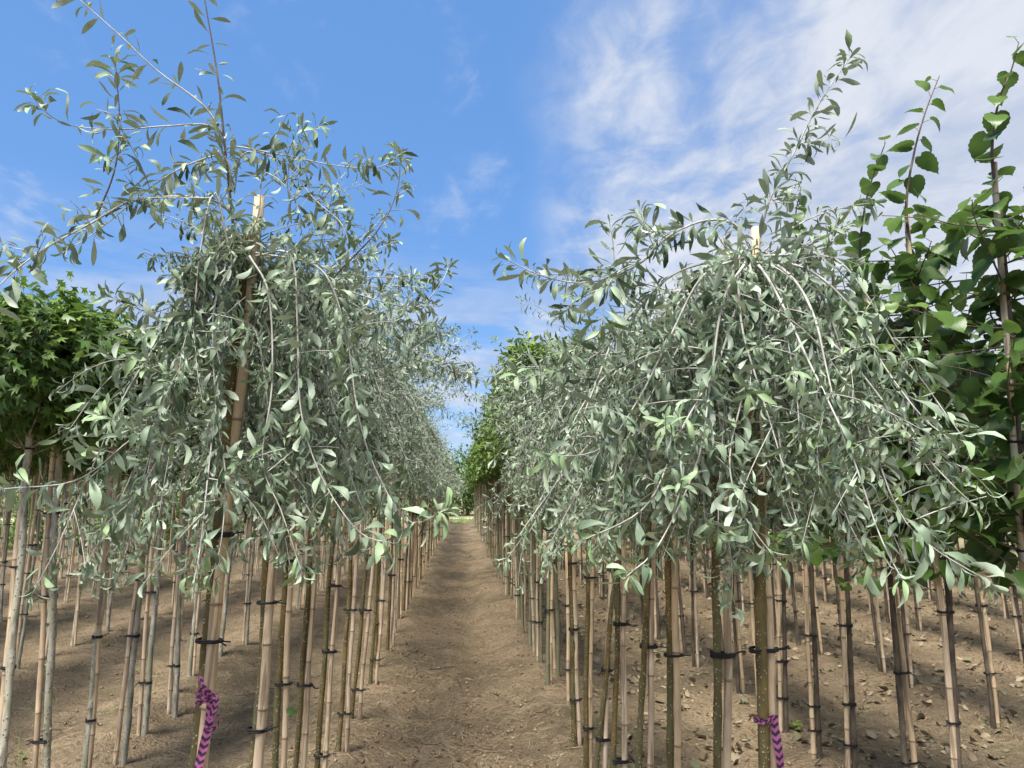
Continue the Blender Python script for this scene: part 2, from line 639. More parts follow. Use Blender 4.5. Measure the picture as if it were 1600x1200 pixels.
def frames(d):
    D = nrmz(d['D'])
    Nn = d['Nn'] - (d['Nn'] * D).sum(1, keepdims=True) * D
    Nn = nrmz(Nn + 1e-6)
    B = np.cross(Nn, D)
    return D, Nn, B


def leaf_mesh(name, d, tp, mat, origin=(0, 0, 0)):
    tv, tf = tp
    D, Nn, B = frames(d)
    n, m = len(D), len(tv)
    t = tv[:, 0][None, :]
    w = tv[:, 1][None, :]
    c = np.where(np.abs(d['curl']) < 0.05, 0.05, d['curl'])[:, None]
    L = d['L'][:, None]
    xa = np.sin(c * t) / c * L
    za = -(1 - np.cos(c * t)) / c * L + 0.05 * L * np.sin(d['var'] * 57.0)[:, None] * np.sin(6.283 * t)
    th = c * t
    # local upper normal along the arc
    nx, nz = np.sin(th), np.cos(th)
    tw = d['twist'][:, None] * t
    wy = np.cos(tw) * w * d['W'][:, None]
    wn_ = np.sin(tw) * w * d['W'][:, None] + np.abs(w) * d['W'][:, None] * d['fold'][:, None]
    x = xa + wn_ * nx
    z = za + wn_ * nz
    V = d['P'][:, None, :] + x[..., None] * D[:, None, :] + wy[..., None] * B[:, None, :] + z[..., None] * Nn[:, None, :]
    V = V.reshape(-1, 3) - np.asarray(origin, float)
    T = (tf[None] + (np.arange(n) * m)[:, None, None]).reshape(-1, 3)
    rep = lambda a: np.repeat(a, m)
    return mk_mesh(name, V, T, {'var': rep(d['var']), 'young': rep(d['young']), 'lt': np.tile(tv[:, 0], n), 'lw': np.tile(tv[:, 1], n)}, mat)


UP = np.array([0, 0, 1.0])
GA = 2.39996


def along(poly, s):
    seg = np.linalg.norm(np.diff(poly, axis=0), axis=1)
    cs = np.concatenate([[0], np.cumsum(seg)])
    P = np.stack([np.interp(s, cs, poly[:, k]) for k in range(3)], -1)
    Tg = nrmz(np.gradient(poly, axis=0))
    T = nrmz(np.stack([np.interp(s, cs, Tg[:, k]) for k in range(3)], -1))
    return P, T, cs[-1]


def lance_on(rng, bag, poly, spacing, Lm, s0=0.0, cluster=0.35, droop=0.35, tip=True, wide=1.0, curl=(0.9, 2.9)):
    total = along(poly, np.array([0.0]))[2]
    if total - s0 < 0.02:
        return
    s = np.arange(s0, total, spacing)
    s = s + rng.uniform(-0.4, 0.4, len(s)) * spacing
    rep = np.where(rng.random(len(s)) < cluster, rng.integers(2, 5, len(s)), 1)
    s = np.repeat(s, rep)
    k = len(s)
    P, T, _ = along(poly, np.clip(s, 0, total))
    ph = np.cumsum(np.full(k, GA)) + rng.uniform(0, 6.28) + rng.normal(0, 0.5, k)
    A = nrmz(np.cross(T, UP + 0.01))
    Bv = np.cross(T, A)
    Rd = np.cos(ph)[:, None] * A + np.sin(ph)[:, None] * Bv
    ct = rng.uniform(0.35, 1.25, k)[:, None]
    D = T * ct * 0.6 + Rd * 0.85 + UP * ((0.55 - 1.45 * rng.random(k))[:, None] * droop * 1.6)
    Nn = UP * 1.0 + T * 0.15 + rng.normal(0, 0.38, (k, 3))
    rel = s / total
    L = Lm * rng.uniform(0.55, 1.3, k)
    yg = np.clip((rel - 0.86) / 0.14, 0, 1) * rng.uniform(0.2, 0.7, k) if tip else np.zeros(k)
    bag.add(P=P + nrmz(D) * 0.004, D=D, Nn=Nn, L=L, W=L * rng.uniform(0.065, 0.115, k) * wide, curl=rng.uniform(curl[0], curl[1], k) * rng.choice([1, 1, 1, 1, -0.5], k),
            fold=rng.uniform(0.05, 0.55, k), twist=rng.normal(0, 1.3, k), var=np.clip(rng.normal(0.45, 0.38, k), 0, 1), young=yg)
    if tip and rng.random() < tip:
        k = 7
        P, T, _ = along(poly, total - np.linspace(0.045, 0.0, k) * rng.uniform(0.8, 1.3))
        ph = np.arange(k) * GA + rng.uniform(0, 6)
        A = nrmz(np.cross(T, UP + 0.01))
        Bv = np.cross(T, A)
        Rd = np.cos(ph)[:, None] * A + np.sin(ph)[:, None] * Bv
        op = np.linspace(0.75, 0.15, k)[:, None]
        D = T * 1.0 + Rd * op
        L = Lm * np.linspace(1.15, 0.5, k) * rng.uniform(0.85, 1.15, k)
        bag.add(P=P, D=D, Nn=T * 0.7 - Rd * 0.9 + UP * 0.5, L=L, W=L * rng.uniform(0.085, 0.13, k), curl=rng.uniform(0.7, 2.0, k), fold=rng.uniform(0.2, 0.6, k),
                twist=rng.normal(0, 0.3, k), var=np.clip(rng.normal(0.6, 0.2, k), 0, 1), young=np.clip(rng.normal(0.38, 0.2, k), 0.0, 0.9))


def grow(rng, start, az, elev, L, a_end, rate, lift=0.35, wob=0.06, ds=0.028):
    d = np.array([math.cos(az) * math.cos(elev), math.sin(az) * math.cos(elev), math.sin(elev)])
    P = [np.array(start, float)]
    n = max(4, int(L / ds))
    az2 = az + rng.normal(0, 0.25)
    wv = rng.normal(0, 1, 3)
    for i in range(n):
        t = i / n
        a = a_end + lift * max(0, (t - 0.75) / 0.25)
        tg = np.array([math.cos(az2) * math.sin(a), math.sin(az2) * math.sin(a), -math.cos(a)])
        wv = wv * 0.8 + rng.normal(0, 1, 3) * 0.6
        d = d + (tg - d) * rate * ds + wv * wob * 0.35
        d = d / np.linalg.norm(d)
        P.append(P[-1] + d * ds)
    return np.array(P)


def weeping(rng, head, n=42, Lr=(0.75, 1.25), ar=(7, 24), lat=(2, 5), spacing=0.0168, Lm=0.049, zdrop=0.34, cluster=0.42, rate=(7.0, 12.0), er=(-5, 48), zmin=-1.0, tangle=58, skip=None):
    """shoots of a weeping crown; returns [(poly, r0)], [laterals], leaf bag"""
    mains, lats, bag = [], [], Leaves()
    for i in range(n):
        az = i * GA + rng.normal(0, 0.3)
        if skip and abs((az - skip[0] + math.pi) % (2 * math.pi) - math.pi) < skip[1] and rng.random() < 0.75:
            continue
        e = R(rng.uniform(*er))
        st = np.array(head) + np.array([math.cos(az) * 0.012, math.sin(az) * 0.012, -rng.uniform(0, 1) ** 1.5 * zdrop])
        L = rng.uniform(*Lr)
        p = grow(rng, st, az, e, L, R(rng.uniform(*ar)), rng.uniform(*rate), lift=rng.uniform(0.0, 0.8))
        below = np.where(p[:, 2] < head[2] + zmin * (1 - 0.42 * rng.random() ** 1.6))[0]
        if len(below):
            p = p[:max(6, below[0])]
        mains.append((p, rng.uniform(0.003, 0.0048)))
        lance_on(rng, bag, p, spacing, Lm, 0.01, cluster)
        for _ in range(rng.integers(*lat)):
            k = int(len(p) * rng.uniform(0.15, 0.85))
            t = p[min(k + 1, len(p) - 1)] - p[k]
            az3 = math.atan2(t[1], t[0]) + rng.choice([-1, 1]) * rng.uniform(0.5, 1.5)
            pl = grow(rng, p[k], az3, R(rng.uniform(-50, 25)), rng.uniform(0.08, 0.34), R(rng.uniform(5, 45)), rng.uniform(5, 9), lift=0.3, ds=0.022)
            lats.append((pl, 0.0019))
            lance_on(rng, bag, pl, spacing, Lm * 0.92, 0.01, cluster, tip=0.3)
    for _ in range(tangle):
        az, rr = rng.uniform(0, 6.28), rng.uniform(0.0, 0.16)
        st = np.array(head) + np.array([math.cos(az) * rr * 0.5, math.sin(az) * rr * 0.5, rng.uniform(-0.16, 0.0)])
        pl = grow(rng, st, az + rng.normal(0, 0.8), R(rng.uniform(-30, 60)), rng.uniform(0.08, 0.26), R(rng.uniform(30, 90)), rng.uniform(4, 8), lift=0, wob=0.12, ds=0.02)
        lats.append((pl, 0.0024))
        lance_on(rng, bag, pl, spacing, Lm * 0.85, 0.0, cluster, tip=0.2)
    return mains, lats, bag


# ------------------------------------------------------------------ labels
ORD = ['nearest', 'second', 'third', 'fourth', 'fifth', 'sixth', 'seventh', 'eighth', 'ninth', 'tenth', 'eleventh', 'twelfth']


# ------------------------------------------------------------------ ground
def vnoise(x, y, seed):
    xi, yi = np.floor(x).astype(np.int64), np.floor(y).astype(np.int64)
    xf, yf = x - xi, y - yi
    xf, yf = xf * xf * (3 - 2 * xf), yf * yf * (3 - 2 * yf)

    def h(a, b):
        v = (a * 374761393 + b * 668265263 + seed * 1442695041) & 0x7fffffff
        v = ((v ^ (v >> 13)) * 1274126177) & 0x7fffffff
        return (v ^ (v >> 16)) % 10007 / 10007.0
    return (h(xi, yi) * (1 - xf) + h(xi + 1, yi) * xf) * (1 - yf) + (h(xi, yi + 1) * (1 - xf) + h(xi + 1, yi + 1) * xf) * yf


ROWS_L = [-0.70, -2.25, -3.95, -5.6, -7.3]
ROWS_R = [0.75, 2.14, 3.65, 5.2, 6.8]


def gz(x, y):
    x = np.asarray(x, float)
    y = np.asarray(y, float)
    z = np.zeros(np.broadcast(x, y).shape)
    for r in ROWS_L + ROWS_R:
        z = z + (0.02 + 0.06 * vnoise(y * 1.9, x * 0.1 + r, 7)) * np.exp(-((x - r) / 0.26) ** 2)
    z = z - 0.035 * np.exp(-((x - 0.16) / 0.17) ** 2) - 0.02 * np.exp(-((x + 0.28) / 0.15) ** 2) + 0.012 * np.exp(-((x + 0.03) / 0.1) ** 2)
    z = z + 0.05 * (vnoise(x * 1.1, y * 1.1, 1) - 0.5) + 0.045 * (vnoise(x * 4, y * 4, 2) - 0.5) + 0.024 * (vnoise(x * 11, y * 13, 3) - 0.5) + 0.014 * (vnoise(x * 29, y * 31, 4) - 0.5)
    z = z + 0.006 * (vnoise(x * 3, y * 22, 6) - 0.5) * 2
    edge = np.clip((np.abs(x) - 13) / 3, 0, 1) + np.clip((y - 40.5) / 1.5, 0, 1)
    return z * (1 - np.clip(edge, 0, 1)) - 0.21 * np.clip(edge, 0, 1)


def grid_mesh(name, xs, ys, mat):
    gx, gy = np.meshgrid(xs, ys)
    V = np.stack([gx, gy, gz(gx, gy)], -1).reshape(-1, 3)
    nx, ny = len(xs), len(ys)
    i = (np.arange(ny - 1)[:, None] * nx + np.arange(nx - 1)[None, :])
    T = np.concatenate([np.stack([i, i + 1, i + nx + 1], -1).reshape(-1, 3), np.stack([i, i + nx + 1, i + nx], -1).reshape(-1, 3)])
    return mk_mesh(name, V, T, None, mat)


ys = [-2.0, 0.0, 1.5]
yv = 2.2
while yv < 42.2:
    ys.append(yv)
    yv += max(0.022, 0.0075 * yv)
ys = np.array(ys)
xp = np.linspace(-0.62, 0.62, 62)
gx_l = np.unique(np.concatenate([np.linspace(-16, -6, 40), np.linspace(-6, -2.6, 56), np.linspace(-2.6, -0.62, 75)]))
gx_r = np.unique(np.concatenate([np.linspace(0.62, 2.8, 80), np.linspace(2.8, 6, 54), np.linspace(6, 16, 40)]))
obj('path', grid_mesh('path', xp, ys, 'soil'), kind='structure', label='bare trodden soil path between the two rows of staked trees')
obj('ground', grid_mesh('ground', gx_l, ys, 'soil'), kind='structure', label='brown sandy soil under the tree rows left of the path')
obj('ground', grid_mesh('ground', gx_r, ys, 'soil'), kind='structure', label='brown soil with dry leaf litter under the rows right of the path')


def sheet(name, x0, x1, y0, y1, z, mat, **p):
    V = [(x0, y0, z), (x1, y0, z), (x1, y1, z), (x0, y1, z)]
    return obj(name, mk_mesh(name, V, [(0, 1, 2), (0, 2, 3)], None, mat, False), **p)


sheet('terrain', -2500, 2500, -300, 4500, -0.22, 'far_ground', kind='structure', label='flat farmland reaching to the horizon')
sheet('grass_verge', -40, 40, 41.3, 50, -0.205, 'verge', kind='structure', label='grassy strip across the far end of the path')
sheet('sand_track', -40, 40, 50, 53, -0.20, 'sand_track', kind='structure', label='pale sandy track beyond the grass strip')

# ------------------------------------------------------------------ stakes, trunks, ties


def stake_mesh(seed, H, r=0.0135, below=0.06):
    rng = np.random.default_rng(seed)
    zs, rs, nd = [], [], []
    nodes = []
    z = rng.uniform(-0.02, 0.2)
    while z < H - 0.02:
        nodes.append(z)
        z += rng.uniform(0.2, 0.34)
    base = np.linspace(-below, H, 26)
    for b in base:
        if all(abs(b - n) > 0.012 for n in nodes):
            zs.append(b), rs.append(1.0), nd.append(0.0)
    for n in nodes:
        for dz, rr, k in ((-0.009, 1.0, 0), (-0.004, 1.07, 0.15), (0.0, 0.99, 1.0), (0.003, 1.13, 0.5), (0.008, 1.01, 0)):
            zs.append(n + dz), rs.append(rr), nd.append(k)
    o = np.argsort(zs)
    zs, rs, nd = np.array(zs)[o], np.array(rs)[o], np.array(nd)[o]
    zig = np.zeros((len(zs), 3))
    zig[:, 0] = 0.0035 * np.sin(zs * 5.1 + seed) + 0.0015 * np.sin(zs * 13 + seed * 2)
    zig[:, 1] = 0.0035 * np.cos(zs * 4.3 + seed * 3)
    P = zig + np.stack([zs * 0, zs * 0, zs], -1)
    sides = 12
    V, T = tube(P, r * rs * (1.08 - 0.12 * np.clip(zs / H, 0, 1)), sides)
    node = np.concatenate([np.repeat(nd, sides), [0, 0]])
    return mk_mesh('bamboo_pole', V, T, {'node': node}, 'bamboo')


def trunk_mesh(seed, H, r0, r1, mat, below=0.06, amp=0.006, knobs=12):
    rng = np.random.default_rng(seed + 77)
    zs = np.linspace(-below, H, 56)
    ph = rng.uniform(0, 6, 4)
    P = np.stack([amp * np.sin(zs * 3.1 + ph[0]) + amp * 0.4 * np.sin(zs * 9 + ph[1]), amp * np.sin(zs * 2.7 + ph[2]) + amp * 0.4 * np.sin(zs * 8 + ph[3]), zs], -1)
    P[:, :2] -= P[0, :2] * 0.5
    rad = r0 + (r1 - r0) * np.clip(zs / H, 0, 1)
    rad = rad + 0.35 * r0 * np.exp(-np.maximum(zs, 0) / 0.05)
    for _ in range(knobs):
        z0 = rng.uniform(0.1, H - 0.1)
        rad = rad + r0 * rng.uniform(0.06, 0.2) * np.exp(-((zs - z0) / 0.022) ** 2)
    V, T = tube(P, rad, 10)
    # bud scars, pruned stubs
    rest = []
    for _ in range(knobs):
        z0 = rng.uniform(0.15, H - 0.1)
        a = rng.uniform(0, 6.28)
        k = np.array([np.interp(z0, zs, P[:, 0]), np.interp(z0, zs, P[:, 1]), z0])
        d = np.array([math.cos(a), math.sin(a), 0.35])
        rr = np.interp(z0, zs, rad)
        rest.append(tube([k, k + d * rr * 0.95, k + d * rr * 1.22], [rr * 0.4, rr * 0.32, rr * 0.16], 6))
    V, T = join([(V, T)] + rest)
    return mk_mesh('trunk', V, T, None, mat)


def tie_geo(seed, c0, c1, r0, r1, tail=True):
    """loops of black tube round two circles (centres c0, c1 in the xy plane), with a knotted tail"""
    rng = np.random.default_rng(seed)
    c0, c1 = np.array(c0, float), np.array(c1, float)
    d = c1 - c0
    ang = math.atan2(d[1], d[0])
    parts = []
    tr = 0.0031
    for l in range(rng.integers(2, 4)):
        zz_ = (l - 1) * 0.0058 + rng.normal(0, 0.0008)
        pts = []
        for k in range(9):
            a = ang + math.pi / 2 + math.pi * k / 8
            pts.append((c0[0] + (r0 + tr) * math.cos(a), c0[1] + (r0 + tr) * math.sin(a), zz_ + rng.normal(0, 0.0006)))
        for k in range(9):
            a = ang - math.pi / 2 + math.pi * k / 8
            pts.append((c1[0] + (r1 + tr) * math.cos(a), c1[1] + (r1 + tr) * math.sin(a), zz_ * 0.7 + rng.normal(0, 0.0006)))
        pts.append(pts[0])
        parts.append(tube(pts, tr * rng.uniform(0.9, 1.15), 6, False))
    if tail:
        s = 1
        e = c1 + (r1 + tr) * np.array([math.cos(ang), math.sin(ang)]) * s
        e3 = np.array([e[0], e[1] - r1 * 0.5, 0])
        out = np.array([math.cos(ang) * s, math.sin(ang) * s, 0])
        parts.append(tube([e3 - out * 0.006, e3 - out * 0.002, e3 + out * 0.005, e3 + out * 0.009], [0.003, 0.0062, 0.006, 0.002], 7))
        for sg in (1, rng.choice([0, 1])):
            if not sg:
                continue
            L = rng.uniform(0.012, 0.05)
            up = rng.uniform(-1.2, 1.0)
            m = e3 + out * L * 0.5 + np.array([0, -0.006, up * L * 0.35])
            parts.append(tube(smooth_line([e3, m, e3 + out * L + np.array([0, -0.01, up * L * rng.uniform(0.2, 0.9)])], 0.006), 0.0023, 6))
    V, T = join(parts)
    return mk_mesh('tie', V, T, None, 'tie')


STAKES = []


def add_stake(base, axis, pole_me, ties, label, group, rotz=0.0):
    """base: world foot; axis: unit lean; ties: [(z along axis, mesh)]"""
    e = bpy.data.objects.new('bamboo_stake', pole_me)
    COL.objects.link(e)
    qd = Vector((0, 0, 1)).rotation_difference(Vector(axis))
    e.rotation_mode = 'QUATERNION'
    e.rotation_quaternion = qd
    e.location = base
    e['label'] = label
    e['category'] = 'stake'
    e['group'] = group
    for z, me in ties:
        t = bpy.data.objects.new('tie', me)
        COL.objects.link(t)
        t.parent = e
        t.location = (0, 0, z)
        if rotz:
            t.rotation_euler = (0, 0, rotz)
    STAKES.append(e)
    return e


def line_axis(pt, pb):
    """foot on the ground and unit axis of the line through the two points"""
    a = nrmz(pt - pb)
    g = float(gz(pb[0], pb[1]))
    s = (pb[2] - g) / a[2]
    base = pb - a * s
    g = float(gz(base[0], base[1]))
    base = base + a * ((g - base[2]) / a[2])
    return base, a




def near_pair(Yd, tr_px, st_px, st_top_y, tie_ys, seed, trunk_H, r_t, r_s, bark_m, st_label, group):
    """one tree stem and its stake placed from where they are seen; returns trunk foot, axis"""
    (tx1, ty1, tx2, ty2), (sx1, sy1, sx2, sy2) = tr_px, st_px
    sb, sa = line_axis(at(sx1, sy1, Yd), at(sx2, sy2, Yd))
    tb, ta = line_axis(at(tx1, ty1, Yd), at(tx2, ty2, Yd))
    if st_top_y is None:
        Hs = 2.3 + 0.1 * math.sin(seed)
    else:
        zt = at(sx1, st_top_y, Yd)[2]
        Hs = (zt - sb[2]) / sa[2]
    ties = []
    qi = Vector((0, 0, 1)).rotation_difference(Vector(sa)).to_matrix().transposed()
    for k, ty in enumerate(tie_ys):
        f = (ty - sy2) / (sy1 - sy2)
        p = at(sx2 + (sx1 - sx2) * f, ty, Yd)
        z = (p[2] - sb[2]) / sa[2]
        ps = sb + sa * z
        pt = tb + ta * ((ps[2] - tb[2]) / ta[2])
        dl = qi @ Vector(pt - ps)
        ties.append((z, tie_geo(seed * 13 + k, (dl[0], dl[1]), (0, 0), r_t * 1.05, r_s * 1.08)))
    add_stake(sb, sa, stake_mesh(seed, Hs, r_s), ties, st_label, group)
    return tb, ta, Hs


# ------------------------------------------------------------------ leaf objects for the nearest trees
def leaf_variants(name, tp, mat, curls, twists, n_young=2, seed=0, fold=0.35, W=0.11):
    rng = np.random.default_rng(seed)
    res = {}
    for i, c in enumerate(curls):
        for j, tw in enumerate(twists):
            for y in range(n_young):
                d = dict(P=np.zeros((1, 3)), D=np.array([[1.0, 0, 0]]), Nn=np.array([[0, 0, 1.0]]), L=np.ones(1), W=np.full(1, W), curl=np.array([c]), fold=np.array([fold * rng.uniform(0.4, 1.5)]),
                         twist=np.array([tw]), var=np.array([np.clip(rng.normal(0.45, 0.25), 0, 1)]), young=np.array([0.0 if y == 0 else rng.uniform(0.35, 0.7)]))
                res[(i, j, y)] = leaf_mesh(name, d, tp, mat)
    return res


def leaf_objects(d, idx, variants, curls, twists, parent, W, origin, name='leaf'):
    D, Nn, B = frames(d)
    curls, twists = np.array(curls), np.array(twists)
    for i in idx:
        key = (int(np.argmin(np.abs(curls - d['curl'][i]))), int(np.argmin(np.abs(twists - d['twist'][i]))), 1 if d['young'][i] > 0.25 else 0)
        o = bpy.data.objects.new(name, variants[key])
        COL.objects.link(o)
        o.parent = parent
        L = d['L'][i]
        sy = d['W'][i] / W
        m = Matrix.Identity(4)
        for r in range(3):
            m[r][0] = D[i][r] * L
            m[r][1] = B[i][r] * sy
            m[r][2] = Nn[i][r] * L
            m[r][3] = d['P'][i][r] - origin[r]
        o.matrix_basis = m


def nearest_leaves(d, n, minpx=10):
    x, y, w = to_px(d['P'])
    size = d['L'] * FPX / np.maximum(w, 0.05)
    ok = (w > 0.2) & (x > -10) & (x < 1610) & (y > -10) & (y < 1210) & (size > minpx)
    score = np.where(ok, size / d['L'] * 0.07 * 0.6 + size * 0.4, -1)
    idx = np.argsort(-score)[:n]
    return idx[score[idx] > 0]


CUR = [-0.9, 0.9, 1.7, 2.5]
TWI = [-1.6, -0.5, 0.5, 1.6]
LV_SILVER = leaf_variants('silver_leaf', T_LANCE, 'silver_leaf', CUR, TWI, 2, 1, 0.3, 0.11)


def silver_tree(base, axis, seed, head_z, rt, label, n, extra=(), n_leaf_obj=300, sep_branches=True, tp=T_LANCE, up_shoots=0, side_shoots=0, side_az=math.pi, side_up=0, **kw):
    rng = np.random.default_rng(seed)
    root = bpy.data.objects.new('weeping_pear_tree', None)
    COL.objects.link(root)
    root.location = base
    root['label'] = label
    root['category'] = 'tree'
    root['group'] = 'silver weeping pears in the front rows'
    H = (head_z - base[2]) / axis[2]
    tm = trunk_mesh(seed, H, rt, rt * 0.8, 'pear_bark')
    t = obj('trunk', tm, root)
    t.rotation_mode = 'QUATERNION'
    t.rotation_quaternion = Vector((0, 0, 1)).rotation_difference(Vector(axis))
    head = base + axis * H
    mains, lats, bag = weeping(rng, head, n=n, **kw)
    for _ in range(up_shoots):
        az = rng.uniform(-1.2, 1.2) if rng.random() < 0.6 else rng.uniform(0, 6.28)
        p = grow(rng, head - np.array([0, 0, 0.05]), az, R(rng.uniform(25, 75)), rng.uniform(0.4, 0.85), R(rng.uniform(70, 130)), 1.6, lift=0)
        mains.append((p, 0.0036))
        lance_on(rng, bag, p, 0.02, 0.062, 0.04, 0.35)
    for _ in range(side_shoots):
        p = grow(rng, head - np.array([0, 0, rng.uniform(0, 0.1)]), side_az + rng.normal(0, 0.45), R(rng.uniform(-10, 25) + side_up), rng.uniform(0.45, 0.8), R(rng.uniform(50, 85)), 3.0, lift=0.2)
        mains.append((p, 0.0036))
        lance_on(rng, bag, p, 0.018, 0.056, 0.03, 0.4)
        for _k in range(5):
            kk = int(len(p) * rng.uniform(0.15, 0.85))
            pl = grow(rng, p[kk], side_az + rng.normal(0, 1.0), R(rng.uniform(-40, 50)), rng.uniform(0.1, 0.3), R(rng.uniform(10, 90)), 5, lift=0.2, ds=0.02)
            lats.append((pl, 0.0018))
            lance_on(rng, bag, pl, 0.018, 0.05, 0.01, 0.4, tip=0.4)
    for spec in extra:
        pts, r0, sp, Lm, old = spec
        p = smooth_line(pts)
        mains.append((p, -r0 * 0.85 if old else r0 * 0.75))
        lance_on(rng, bag, p, sp * 0.85, Lm, 0.03, 0.4 if p[len(p) // 2][2] < 2.62 else 0.3, droop=0.12, wide=1.15, curl=(0.3, 1.8))
        plen = along(p, np.array([0.0]))[2]
        if plen > 0.35 and p[len(p) // 2][2] < 2.62:
            for _ in range(int(plen * (5 if old else 7))):
                kk = int(len(p) * rng.uniform(0.08, 0.8))
                t_ = p[kk + 1] - p[kk]
                az3 = math.atan2(t_[1], t_[0]) + rng.choice([-1, 1]) * rng.uniform(0.4, 1.4)
                pl = grow(rng, p[kk], az3, R(rng.uniform(-20, 60)), rng.uniform(0.05, 0.2), R(rng.uniform(30, 100)), 4, lift=0.2, ds=0.02)
                lats.append((pl, 0.0017))
                lance_on(rng, bag, pl, 0.02, Lm * 0.92, 0.01, 0.4, droop=0.2, tip=0.35)
    # the knotted graft head where the shoots spring from
    hk = [tube([head + np.array([0, 0, -0.10]), head + np.array([0, 0, -0.03]), head + np.array([0.004, 0, 0.012])], [rt * 0.85, rt * 1.5, rt * 0.7], 8)]
    o = obj('graft', mk_mesh('graft', *join([(v - base, f) for v, f in hk]), None, 'pear_bark'), root)
    if sep_branches:
        for p, r in mains:
            rr = abs(r)
            V, T = tube(p - base, np.linspace(rr, 0.0011, len(p)), 6)
            obj('branch', mk_mesh('branch', V, T, None, 'old_twig' if r < 0 else 'twig_bark'), root)
        lt = lats
    else:
        lt = mains + lats
    V, T = join([tube(p - base, np.linspace(abs(r), 0.0009, len(p)), 3, False) for p, r in lt])
    obj('twigs', mk_mesh('twigs', V, T, None, 'twig_bark'), root, kind='stuff')
    d = bag.cat()
    far = np.linalg.norm(d['P'] - CAMP, axis=1) < 0.55
    d = pick(d, ~far)
    idx = nearest_leaves(d, n_leaf_obj) if n_leaf_obj else np.array([], int)
    mask = np.ones(len(d['L']), bool)
    mask[idx] = False
    crown = obj('crown', leaf_mesh('crown', pick(d, mask), tp, 'silver_leaf', base), root, kind='stuff')
    leaf_objects(d, idx, LV_SILVER, CUR, TWI, crown, 0.11, base)
    return root


def pxl(pts, Y0, Y1=None):
    Y1 = Y0 if Y1 is None else Y1
    k = len(pts)
    return [at(x, y, Y0 + (Y1 - Y0) * i / (k - 1)) for i, (x, y) in enumerate(pts)]


ROWL, ROWR = 'row left of the path', 'row right of the path'
SG = 'bamboo stakes tied to the nursery trees'

# ---- left front row: stem line, stake line, stake top, tie heights (as seen)
LEFT = [
    (2.10, (367, 560, 299, 1190), (406, 310, 313, 1200), 308, (835, 1000)),
    (2.72, (417, 850, 392, 1195), (432, 820, 402, 1200), None, (600, 940, 1140)),
    (2.98, (445, 850, 432, 1195), (457, 860, 442, 1195), None, (876, 1067)),
    (3.52, (482, 870, 462, 1195), (497, 810, 474, 1195), None, (890, 1070)),
    (4.15, (522, 850, 495, 1195), (533, 840, 507, 1195), None, (915, 1018, 1180)),
    (4.60, (547, 860, 528, 1185), (557, 855, 541, 1185), None, (952, 1114)),
    (5.30, (572, 880, 550, 1110), (585, 850, 560, 1140), None, (868, 953, 1077)),
    (6.10, (592, 880, 578, 1070), (602, 880, 587, 1085), None, (938, 1030)),
]
RIGHT = [
    (1.77, (1180, 810, 1187, 1195), (1177, 358, 1208, 1200), 356, (766, 1014)),
    (2.05, (1120, 810, 1120, 1195), (1137, 720, 1135, 1195), None, (795, 1023)),
    (2.49, (1046, 900, 1045, 1195), (1056, 750, 1057, 1195), None, (868, 1023)),
    (2.80, (1010, 900, 1002, 1195), (1020, 880, 1016, 1195), None, (840, 1010)),
    (3.30, (965, 925, 961, 1195), (975, 880, 975, 1185), None, (975, 1189)),
    (3.62, (947, 1025, 934, 1195), (957, 850, 944, 1195), None, (890, 1047, 1155)),
    (4.10, (918, 880, 916, 1190), (925, 880, 922, 1190), None, (902, 1137)),
    (4.65, (892, 880, 896, 1145), (895, 870, 905, 1150), None, (880, 983, 1092)),
]

